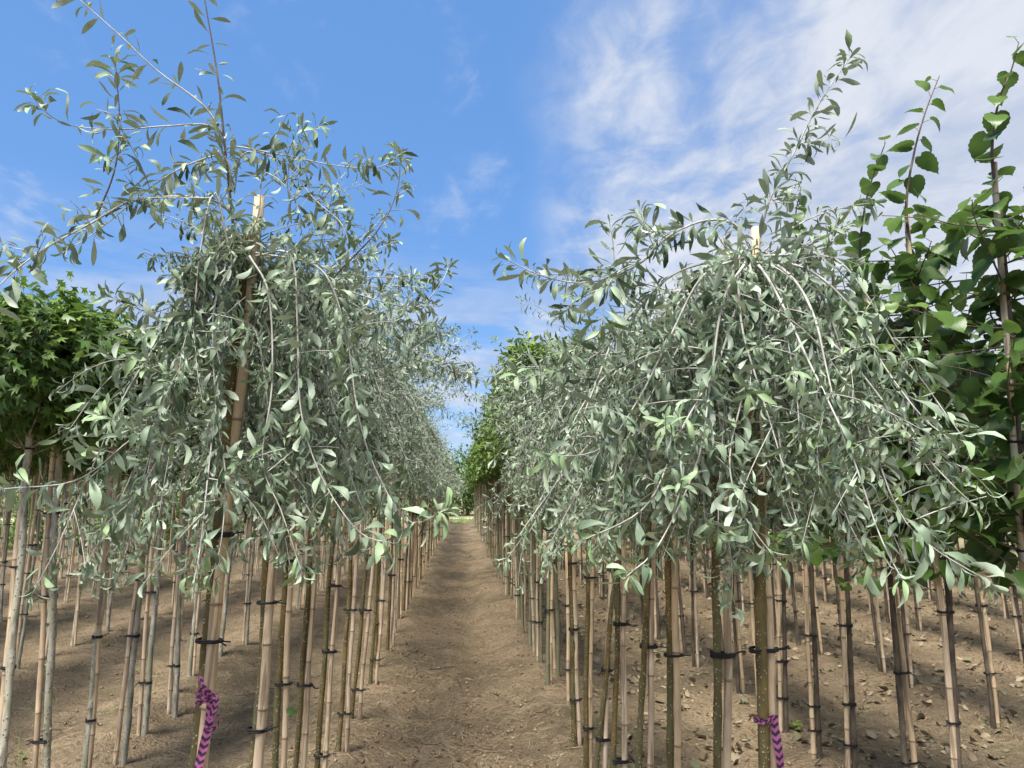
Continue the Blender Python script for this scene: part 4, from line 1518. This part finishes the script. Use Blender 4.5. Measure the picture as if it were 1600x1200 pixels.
for r_, (xr, y0, yend, sp) in enumerate([(2.14, 5.2, 17, 0.46), (3.65, 3.9, 14.5, 0.47), (5.2, 4.9, 13, 0.52), (6.8, 6.4, 12, 0.56)]):
    y, i = y0, 0
    while y < yend:
        k0 = i + (6 if r_ == 0 else 0)
        near = k0 < 12
        lab = f'big-leaved linden with dark stem, {ORD[k0]} from the camera in {ROWLN[r_]}' if near else f'big-leaved linden far back, past the twelfth, in the {ROWLN[r_]}'
        sl = f'bamboo stake of the {ORD[k0]} linden from the camera, {ROWLN[r_]}' if near else f'bamboo stake of a linden past the twelfth, {ROWLN[r_]}'
        place(PLn[(i + r_) % 4], xr + rg.normal(0, 0.035), y, (rg.normal(-0.012, 0.015), rg.normal(0, 0.018)), lab, 'lindens in the ' + ROWLN[r_],
              sl, rg.choice([-1, 1]), poles=POLES_T, scale=rg.uniform(0.92, 1.15))
        y += sp * rg.uniform(0.8, 1.2)
        i += 1

# ------------------------------------------------------------------ the far blocks of staked trees, too many and small to tell apart
def far_block(name, rows, bark_m, proto_bag, tpl, leaf_m, label, seed):
    rng = np.random.default_rng(seed)
    st, sk, tie, b = [], [], [], Leaves()
    src = proto_bag
    for xr, y0, y1, sp in rows:
        y = y0
        while y < y1:
            x = xr + rng.normal(0, 0.04)
            g = float(gz(x, y))
            lx = rng.normal(0, 0.04)
            o = rng.choice([-1, 1]) * 0.035
            st.append(tube([(x + o, y, g - 0.03), (x + o + lx, y, g + 2.1)], [0.018, 0.014], 5, False))
            sk.append(tube([(x, y, g - 0.03), (x + lx, y, g + 2.2)], [0.0135, 0.012], 5, False))
            for tz in rng.choice([0.4, 0.8, 1.2, 1.6], 2, replace=False):
                xx = x + o * 0.5 + lx * tz / 2.1
                tie.append(tube([(xx, y, g + tz - 0.008), (xx, y, g + tz + 0.008)], 0.037, 5))
            k = rng.choice(len(src['L']), 150, replace=False)
            d = pick(src, k)
            d = dict(d, P=d['P'] + np.array([x + lx, y, g]), L=d['L'] * 1.7, W=d['W'] * 1.7)
            b.add(**d)
            y += sp * rng.uniform(0.8, 1.2)
    e = bpy.data.objects.new(name, None)
    COL.objects.link(e)
    e['kind'], e['label'], e['category'] = 'stuff', label, 'far trees'
    obj('stems', mk_mesh('far_stems', *join(st), None, bark_m), e, kind='stuff')
    sv, sf = join(sk)
    obj('stakes', mk_mesh('far_stakes', sv, sf, {'node': np.zeros(len(sv))}, 'bamboo'), e, kind='stuff')
    obj('ties', mk_mesh('far_ties', *join(tie), None, 'tie'), e, kind='stuff')
    obj('crowns', leaf_mesh('far_crowns', b.cat(), tpl, leaf_m), e, kind='stuff')


gsrc = gum_bag(901, 900)[0].cat()
far_block('far_sweetgums', [(-3.97, 17.3, 21, 0.6), (-5.6, 15.3, 21, 0.6), (-7.3, 14.3, 21, 0.65), (-9.0, 11, 21, 0.65), (-10.7, 13, 21, 0.7), (-12.4, 15, 21, 0.7)], 'gum_bark', gsrc, T_LANCE_LO, 'gum_leaf',
          'far block of sweetgums and stakes behind the left rows', 902)
lrng = np.random.default_rng(903)
lsrc = linden_bag(lrng, np.zeros(3), np.array([0, 0, 1.0]), smooth_line([(0, 0, 2.3), (0.02, 0, 2.6), (0, 0, 2.9)]), 28)[0].cat()
far_block('far_lindens', [(3.65, 14.8, 21, 0.5), (5.2, 13.3, 21, 0.55), (6.8, 12.3, 21, 0.55), (8.4, 8.5, 21, 0.6), (10.0, 10.5, 21, 0.65), (11.6, 12.5, 21, 0.65)], 'linden_bark', lsrc, T_LANCE_LO, 'linden_leaf',
          'far block of lindens and stakes behind the right rows', 904)

# ------------------------------------------------------------------ background plants


def sapling_mesh(seed, H, n, mat, Lm, rx=0.55):
    rng = np.random.default_rng(seed)
    b, st = Leaves(), []
    for k in range(n):
        a = rng.uniform(0, 6.28)
        p = grow(rng, (0.1 * math.cos(a), 0.1 * math.sin(a), 0.0), a, R(rng.uniform(62, 86)), H * rng.uniform(0.75, 1.05), R(rng.uniform(110, 150)), 0.35, lift=0, ds=0.08)
        st.append((p, 0.008))
        lance_on(rng, b, p, 0.05, Lm, 0.06, 0.7, droop=0.2, wide=1.3)
        for _ in range(9):
            kk = int(len(p) * rng.uniform(0.03, 0.95))
            pl = grow(rng, p[kk], rng.uniform(0, 6.28), R(rng.uniform(0, 50)), rng.uniform(0.3, rx + 0.2), R(80), 1.5, lift=0, ds=0.06)
            st.append((pl, 0.003))
            lance_on(rng, b, pl, 0.045, Lm, 0.03, 0.6, droop=0.25, wide=1.3)
    return leaf_mesh('crown', b.cat(), T_LANCE_LO, mat), mk_mesh('stems', *join([tube(p, np.linspace(r, 0.002, len(p)), 4, False) for p, r in st]), None, 'green_bark')


def bush(name, cm, sm, x, y, s, rz, label, group, cat):
    e = bpy.data.objects.new(name, None)
    COL.objects.link(e)
    e.location = (x, y, float(gz(x, y)) if abs(x) < 16 and y < 42 else -0.2)
    e.scale = (s, s, s)
    e.rotation_euler = (0, 0, rz)
    e['label'], e['category'], e['group'] = label, cat, group
    o = obj('stems', sm, e)
    o = obj('crown', cm, e, kind='stuff')


SAP = [sapling_mesh(700 + k, 3.6, 6, 'sapling_leaf', 0.14) for k in range(3)]
k = 0
for x in np.arange(-22, -3.2, 0.7):
    cm, sm = SAP[k % 3]
    bush('leafy_sapling', cm, sm, float(x) + rg.normal(0, 0.12), 21.4 + rg.uniform(0, 1.6), rg.uniform(1.0, 1.25), rg.uniform(0, 6.28), 'bushy light green sapling behind the sweetgum rows', 'light green saplings behind the sweetgums', 'sapling')
    k += 1
DK = [sapling_mesh(720 + k, 3.2, 6, 'hedge_leaf', 0.15) for k in range(2)]
for x in np.arange(2.0, 24, 1.0):
    cm, sm = DK[k % 2]
    bush('leafy_shrub', cm, sm, float(x) + rg.normal(0, 0.12), 21.4 + rg.uniform(0, 1.6), rg.uniform(0.9, 1.15), rg.uniform(0, 6.28), 'bushy dark green shrub behind the linden rows', 'dark green shrubs behind the lindens', 'shrub')
    k += 1


def far_tree_mesh(seed):
    rng = np.random.default_rng(seed)
    b = blob_leaves(rng, 2600, ball(1.9, 1.6, 2.0, 0.3, 0.35), 0.22, 0.3, (0.1, 0.8), 0.4, 0.5, 0.7)
    return leaf_mesh('crown', b.cat(), T_LANCE_LO, 'far_leaf'), mk_mesh('trunk', *tube([(0, 0, -0.2), (0.03, 0, 1.0), (0, 0.05, 2.4), (0.1, 0, 3.4)], [0.13, 0.1, 0.07, 0.03], 8), None, 'green_bark')


FT = [far_tree_mesh(740 + k) for k in range(3)]
for k in range(15):
    x = -18.9 + k * 2.7 + rg.normal(0, 0.4)
    cm, tm = FT[k % 3]
    e = bpy.data.objects.new('distant_tree', None)
    COL.objects.link(e)
    e.location = (x, 55 + rg.uniform(0, 6), -0.2)
    s = rg.uniform(0.95, 1.5)
    e.scale = (s, s, s)
    e.rotation_euler = (0, 0, rg.uniform(0, 6.28))
    e['label'], e['category'], e['group'] = 'distant green tree beyond the sandy track past the path end', 'tree', 'distant trees beyond the sandy track'
    obj('trunk', tm, e)
    obj('crown', cm, e, kind='stuff')

# ------------------------------------------------------------------ marker ribbons


def strip(pts, wid, wdir, t0=0.0, per=0.024, waves=0.0):
    P = smooth_line(pts, 0.006)
    n = len(P)
    Tn = nrmz(np.gradient(P, axis=0))
    if callable(wdir):
        Wd = np.array([wdir(i / (n - 1)) for i in range(n)])
    else:
        Wd = np.repeat(np.array([wdir], float), n, 0)
    Wd = nrmz(Wd - (Wd * Tn).sum(1, keepdims=True) * Tn)
    Nn = np.cross(Wd, Tn)
    V, lt, lw = [], [], []
    s = np.concatenate([[0], np.cumsum(np.linalg.norm(np.diff(P, axis=0), axis=1))]) + t0
    for i in range(n):
        for w in (-1, -0.5, 0, 0.5, 1):
            V.append(P[i] + Wd[i] * w * wid / 2 + Nn[i] * (waves * math.sin(s[i] * 60 + w * 1.4) - 0.12 * wid * w * w))
            lt.append(s[i] / per)
            lw.append(w)
    T = []
    for i in range(n - 1):
        for j in range(4):
            a = i * 5 + j
            T += [(a, a + 1, a + 6), (a, a + 6, a + 5)]
    return np.array(V), np.array(T), lt, lw


def ribbon(strips, label):
    Vs, Ts, lt, lw, k = [], [], [], [], 0
    for V, T, a, b in strips:
        Vs.append(V), Ts.append(T + k)
        lt += a
        lw += b
        k += len(V)
    V = np.vstack(Vs)
    o = V.mean(0)
    me = mk_mesh('marker_ribbon', V - o, np.vstack(Ts), {'lt': lt, 'lw': lw}, 'ribbon')
    obj('marker_ribbon', me, None, o, label=label, category='ribbon', group='chevron marker ribbons')


def A(x, y, d=0.0):
    return at(x, y, 2.10 - d)


wx = (1, 0, 0.05)
ribbon([
    strip([A(331, 1092, .030), A(328, 1120, .034), A(325, 1140, .032), A(318, 1168, .034), A(310, 1200, .034), A(303, 1232, .034), A(296, 1275, .03)], 0.0225, wx, 0, 0.019, 0.0022),
    strip([A(330, 1092, .03), A(324, 1083, .045), A(316, 1070, .04), A(312, 1056, .03)], 0.013, (1, -0.3, 0.4), 0.01, 0.017),
    strip([A(331, 1090, .03), A(318, 1078, .055), A(308, 1086, .06), A(304, 1101, .04)], 0.018, (0.3, -0.4, 1), 0.02, 0.02),
    strip([A(306, 1100, .045), A(316, 1096, .05), A(330, 1091, .036)], 0.014, (0.3, -0.3, 1), 0.05, 0.02),
    strip([A(328, 1088, .034), A(338, 1090, .04), A(334, 1110, .036), A(326, 1122, .036)], 0.014, (1, 0, 0.4), 0.03, 0.018),
    strip([A(320, 1128, .034), A(326, 1138, .045), A(336, 1136, .05), A(342, 1122, .04), A(337, 1117, .025)], 0.014, (0.1, -0.4, 1), 0.0, 0.017),
    strip([A(317, 1086, .02), A(330, 1088, .034), A(338, 1088, .01), A(335, 1088, -.022), A(320, 1086, -.03), A(307, 1085, -.01), A(312, 1086, .016), A(330, 1090, .033)], 0.010, (0, 0, 1), 0, 0.017),
], 'magenta ribbon with black chevrons knotted round the front left tree and stake')


def A(x, y, d=0.0):
    return at(x, y, 1.77 - d)


ribbon([
    strip([A(1180, 1125, .012), A(1188, 1127, .022), A(1200, 1125, .02), A(1209, 1122, .018), A(1214, 1122, .0), A(1204, 1122, -.02), A(1187, 1124, -.022), A(1178, 1125, -.005), A(1180, 1125, .012)], 0.012, (0, 0, 1), 0, 0.016),
    strip([A(1210, 1117, .019), A(1210, 1132, .021), A(1213, 1155, .022), A(1217, 1180, .024), A(1219, 1205, .024), A(1220, 1240, .024), A(1221, 1290, .02)], 0.0205, (1, 0.1, 0), 0, 0.018, 0.002),
    strip([A(1183, 1120, .016), A(1192, 1130, .026), A(1204, 1121, .024), A(1210, 1120, .02)], 0.009, (0, 0, 1), 0.01, 0.016),
], 'magenta ribbon with black chevrons hanging from the front right tree and stake')

# ------------------------------------------------------------------ litter, straw, clods, weeds


def px_ground(x, y):
    d = _f + _r * ((x - 800) / FPX) + _u * ((600 - y) / FPX)
    t = -CAM_H / d[2]
    p = CAMP + d * t
    p[2] = float(gz(p[0], p[1]))
    return p


rng = np.random.default_rng(31)


def scatter_leaf(n, xr, yr, dens_pow=1.5):
    x = rng.uniform(*xr, n)
    y = yr[0] + (yr[1] - yr[0]) * rng.random(n) ** dens_pow
    b = Leaves()
    P = np.stack([x, y, gz(x, y) + 0.008], -1)
    a = rng.uniform(0, 6.28, n)
    D = np.stack([np.cos(a), np.sin(a), rng.uniform(-0.1, 0.35, n)], -1)
    L = rng.uniform(0.035, 0.095, n)
    b.add(P=P, D=D, Nn=UP + rng.normal(0, 0.4, (n, 3)), L=L, W=L * rng.uniform(0.18, 0.4, n), curl=rng.uniform(-1.2, 1.3, n), fold=rng.uniform(-0.4, 0.8, n), twist=rng.normal(0, 1.5, n),
          var=rng.random(n), young=np.where(rng.random(n) < 0.3, rng.uniform(0.3, 1, n), 0))
    return b.cat()


d = scatter_leaf(5200, (1.0, 9.0), (2.6, 15), 1.5)
obj('leaf_litter', leaf_mesh('leaf_litter', d, T_OVATE, 'dead_leaf'), kind='stuff', label='dry curled leaf litter on the soil under the lindens', category='leaf litter')
# the larger dry leaves one can pick out near the front
for k, (x, y) in enumerate([(1120, 1165), (1148, 1140), (1085, 1075), (1070, 1110), (1395, 1150), (1360, 1180), (1445, 1125), (1520, 1165), (1345, 1100), (1560, 1100), (1480, 1065), (1240, 1100), (1150, 1060), (1555, 1190), (1290, 1165), (1100, 1190)]):
    p = px_ground(x, y)
    dd = scatter_leaf(1, (0, 1), (3, 4))
    dd['P'] = np.zeros((1, 3))
    dd['L'][:] = rng.uniform(0.055, 0.085)
    dd['W'] = dd['L'] * 0.45
    dd['young'][:] = rng.uniform(0, 0.5)
    dd['var'][:] = rng.uniform(0, 0.6)
    dd['curl'][:] = rng.choice([-1, 1]) * rng.uniform(1.2, 2.4)
    dd['fold'][:] = rng.uniform(0.3, 1.0)
    dd['twist'][:] = rng.normal(0, 0.9)
    obj('dry_leaf', leaf_mesh('dry_leaf', dd, T_HEART, 'dead_leaf'), None, p + np.array([0, 0, 0.012]), label='large dry curled leaf lying on the soil at front right', category='leaf', group='dry leaves on the soil at front right')

# straw and thin roots
n = 26000
x = np.concatenate([rng.normal(0, 0.6, n // 3), rng.uniform(-6.5, 6.5, n - n // 3)])
y = 2.4 + 14 * rng.random(n) ** 2.0
a = rng.uniform(0, 6.28, n)
L = rng.uniform(0.02, 0.11, n) * rng.choice([0.6, 1, 1.4], n)
w = rng.uniform(0.0006, 0.0017, n)
c, s = np.cos(a), np.sin(a)
bend = rng.normal(0, 0.25, n) * L
Vs = []
for t in (-0.5, -0.17, 0.17, 0.5):
    off = bend * (t * t - 0.1)
    cx, cy = x + c * L * t - s * off, y + s * L * t + c * off
    z = gz(cx, cy) + 0.006 + rng.uniform(0, 0.006, n)
    Vs.append(np.stack([cx - s * w, cy + c * w, z], -1))
    Vs.append(np.stack([cx + s * w, cy - c * w, z + 0.0006], -1))
V = np.stack(Vs, 1).reshape(-1, 3)
tf = np.array([(0, 1, 3), (0, 3, 2), (2, 3, 5), (2, 5, 4), (4, 5, 7), (4, 7, 6)])
T = (tf[None] + (np.arange(n) * 8)[:, None, None]).reshape(-1, 3)
obj('straw', mk_mesh('straw', V, T, {'var': np.repeat(rng.random(n), 8)}, 'straw'), kind='stuff', label='bits of dry straw and root scattered over the soil', category='straw')

# soil crumbs
n = 17000
x = np.concatenate([rng.normal(0, 0.5, n // 3), rng.uniform(-7, 7, n - n // 3)])
y = 2.4 + 11 * rng.random(n) ** 1.8
sz = 0.003 + 0.016 * rng.random(n) ** 5
ico = np.array([(1, 0, 0), (-1, 0, 0), (0, 1, 0), (0, -1, 0), (0, 0, 0.8), (0, 0, -0.8)], float)
icf = np.array([(0, 2, 4), (2, 1, 4), (1, 3, 4), (3, 0, 4), (2, 0, 5), (1, 2, 5), (3, 1, 5), (0, 3, 5)])
V = np.stack([x, y, gz(x, y) + sz * 0.35], -1)[:, None, :] + (ico[None] * rng.uniform(0.55, 1.3, (n, 6, 3)) + rng.normal(0, 0.2, (n, 6, 3))) * sz[:, None, None]
T = (icf[None] + (np.arange(n) * 6)[:, None, None]).reshape(-1, 3)
obj('soil_crumbs', mk_mesh('soil_crumbs', V.reshape(-1, 3), T, {'var': np.repeat(rng.random(n), 6)}, 'clod', False), kind='stuff', label='loose crumbs and small clods of soil', category='soil crumbs')

# dark twigs lying about
TW = [((683, 882), (705, 888), (730, 889)), ((680, 908), (700, 916), (740, 914), (765, 908)), ((672, 1048), (695, 1046), (735, 1040)), ((505, 1060), (380, 1082), (345, 1078)), ((480, 1100), (420, 1140), (370, 1172)),
      ((640, 1150), (690, 1165), (720, 1185)), ((840, 1122), (850, 1124), (860, 1124)), ((740, 1170), (758, 1173)), ((1000, 1130), (1040, 1125), (1080, 1132)), ((690, 1065), (712, 1062), (722, 1082))]
for k, pl in enumerate(TW):
    pts = np.array([px_ground(*p) for p in pl])
    pts = smooth_line(pts, 0.03)
    pts[:, 2] = gz(pts[:, 0], pts[:, 1]) + 0.008 + rng.uniform(0, 0.006, len(pts))
    pts[:, :2] += rng.normal(0, 0.008, (len(pts), 2))
    V, T = tube(pts - pts[0], np.linspace(0.0032, 0.0014, len(pts)) * rng.uniform(0.5, 1.3, len(pts)), 5)
    obj('dead_twig', mk_mesh('dead_twig', V, T, None, 'dark_twig'), None, pts[0], label='thin dark dead twig lying on the bare soil', category='twig', group='dead twigs on the soil')

# a dry branched weed stalk standing on the path
p0 = px_ground(683, 1140)
parts = []
for (dx, h, b) in [(0.0, 0.21, 0.0), (-0.06, 0.12, -0.03), (0.07, 0.11, 0.03), (0.04, 0.17, -0.02), (0.09, 0.06, 0.02), (-0.03, 0.16, 0.03)]:
    parts.append(tube(smooth_line([(0, 0, -0.01), (dx * 0.3 + b, 0.01, h * 0.5), (dx, 0.02, h)], 0.02), 0.0016, 4))
obj('dry_weed', mk_mesh('dry_weed', *join(parts), {'var': np.full(sum(len(v) for v, _ in parts), 0.6)}, 'straw'), None, p0, label='dry branching weed stalk standing on the path', category='weed')


def grass_tuft(x, y, n, h, label, group):
    p0 = px_ground(x, y)
    b = Leaves()
    a = rng.uniform(0, 6.28, n)
    D = np.stack([np.cos(a) * 0.6, np.sin(a) * 0.6, rng.uniform(0.4, 1.2, n)], -1)
    L = h * rng.uniform(0.5, 1.1, n)
    b.add(P=np.stack([rng.normal(0, h * 0.22, n), rng.normal(0, h * 0.22, n), np.full(n, -0.004)], -1), D=D, Nn=UP + rng.normal(0, 0.3, (n, 3)) - D * 0.3, L=L, W=np.full(n, 0.0022), curl=rng.uniform(0.2, 1.4, n), fold=0.2, twist=0.0, var=rng.random(n), young=0.0)
    obj('grass_tuft', leaf_mesh('grass_tuft', b.cat(), T_LANCE_MID, 'grass'), None, p0, label=label, category='grass tuft', group=group)


for x, y, n, h in [(172, 1122, 16, 0.13), (45, 1105, 12, 0.10), (85, 1100, 14, 0.09), (243, 1022, 14, 0.12), (140, 1055, 10, 0.08), (35, 1190, 14, 0.10), (15, 1180, 12, 0.16), (212, 1050, 12, 0.1), (300, 1005, 12, 0.1), (240, 1085, 9, 0.06)]:
    grass_tuft(x, y, n, h, 'small green grass tuft on the soil between the left rows', 'grass tufts between the left rows')
grass_tuft(735, 868, 60, 0.10, 'larger patch of thin green grass in the middle of the path', 'grass tufts on the path')
grass_tuft(712, 905, 30, 0.06, 'smaller patch of thin green grass on the path', 'grass tufts on the path')

# small fresh green seedling by the right ribbon
p0 = px_ground(1243, 1150)
b = Leaves()
n = 9
a = np.arange(n) * GA
b.add(P=np.stack([np.cos(a) * 0.012, np.sin(a) * 0.012, np.linspace(0.01, 0.05, n)], -1), D=np.stack([np.cos(a), np.sin(a), np.full(n, 0.4)], -1), Nn=np.repeat(UP[None], n, 0), L=np.full(n, 0.045), W=np.full(n, 0.017), curl=np.full(n, 0.7), fold=0.2, twist=0.0, var=rng.random(n), young=np.full(n, 0.8))
obj('seedling', leaf_mesh('seedling', b.cat(), T_OVATE, 'hedge_leaf'), None, p0, label='small fresh green seedling beside the front right ribbon', category='seedling')

# single green leaf sprouting from a stem, front left
b = Leaves()
p0 = at(447, 1108, 2.96)
b.add(P=np.zeros((1, 3)), D=np.array([[0.6, -0.3, -0.15]]), Nn=np.array([[-0.2, -1.0, 0.4]]), L=np.array([0.05]), W=np.array([0.016]), curl=np.array([0.4]), fold=np.array([0.2]), twist=np.array([0.0]), var=np.array([0.5]), young=np.array([0.0]))
obj('sprout_leaf', leaf_mesh('sprout_leaf', b.cat(), T_OVATE, 'linden_leaf'), None, p0, label='single dark green leaf sprouting low on a stem at front left', category='leaf')

# grass on the far verge
n = 9000
x = rng.uniform(-9, 9, n)
y = rng.uniform(41.5, 50, n)
b = Leaves()
a = rng.uniform(0, 6.28, n)
b.add(P=np.stack([x, y, np.full(n, -0.21)], -1), D=np.stack([np.cos(a) * 0.4, np.sin(a) * 0.4, np.ones(n)], -1), Nn=np.stack([np.sin(a), np.cos(a), np.zeros(n)], -1), L=rng.uniform(0.08, 0.24, n), W=np.full(n, 0.008), curl=rng.uniform(0, 0.8, n), fold=0.0, twist=0.0, var=rng.random(n), young=0.0)
obj('grass', leaf_mesh('grass', b.cat(), T_LANCE_LO, 'grass'), kind='stuff', label='long grass on the strip at the end of the path', category='grass')
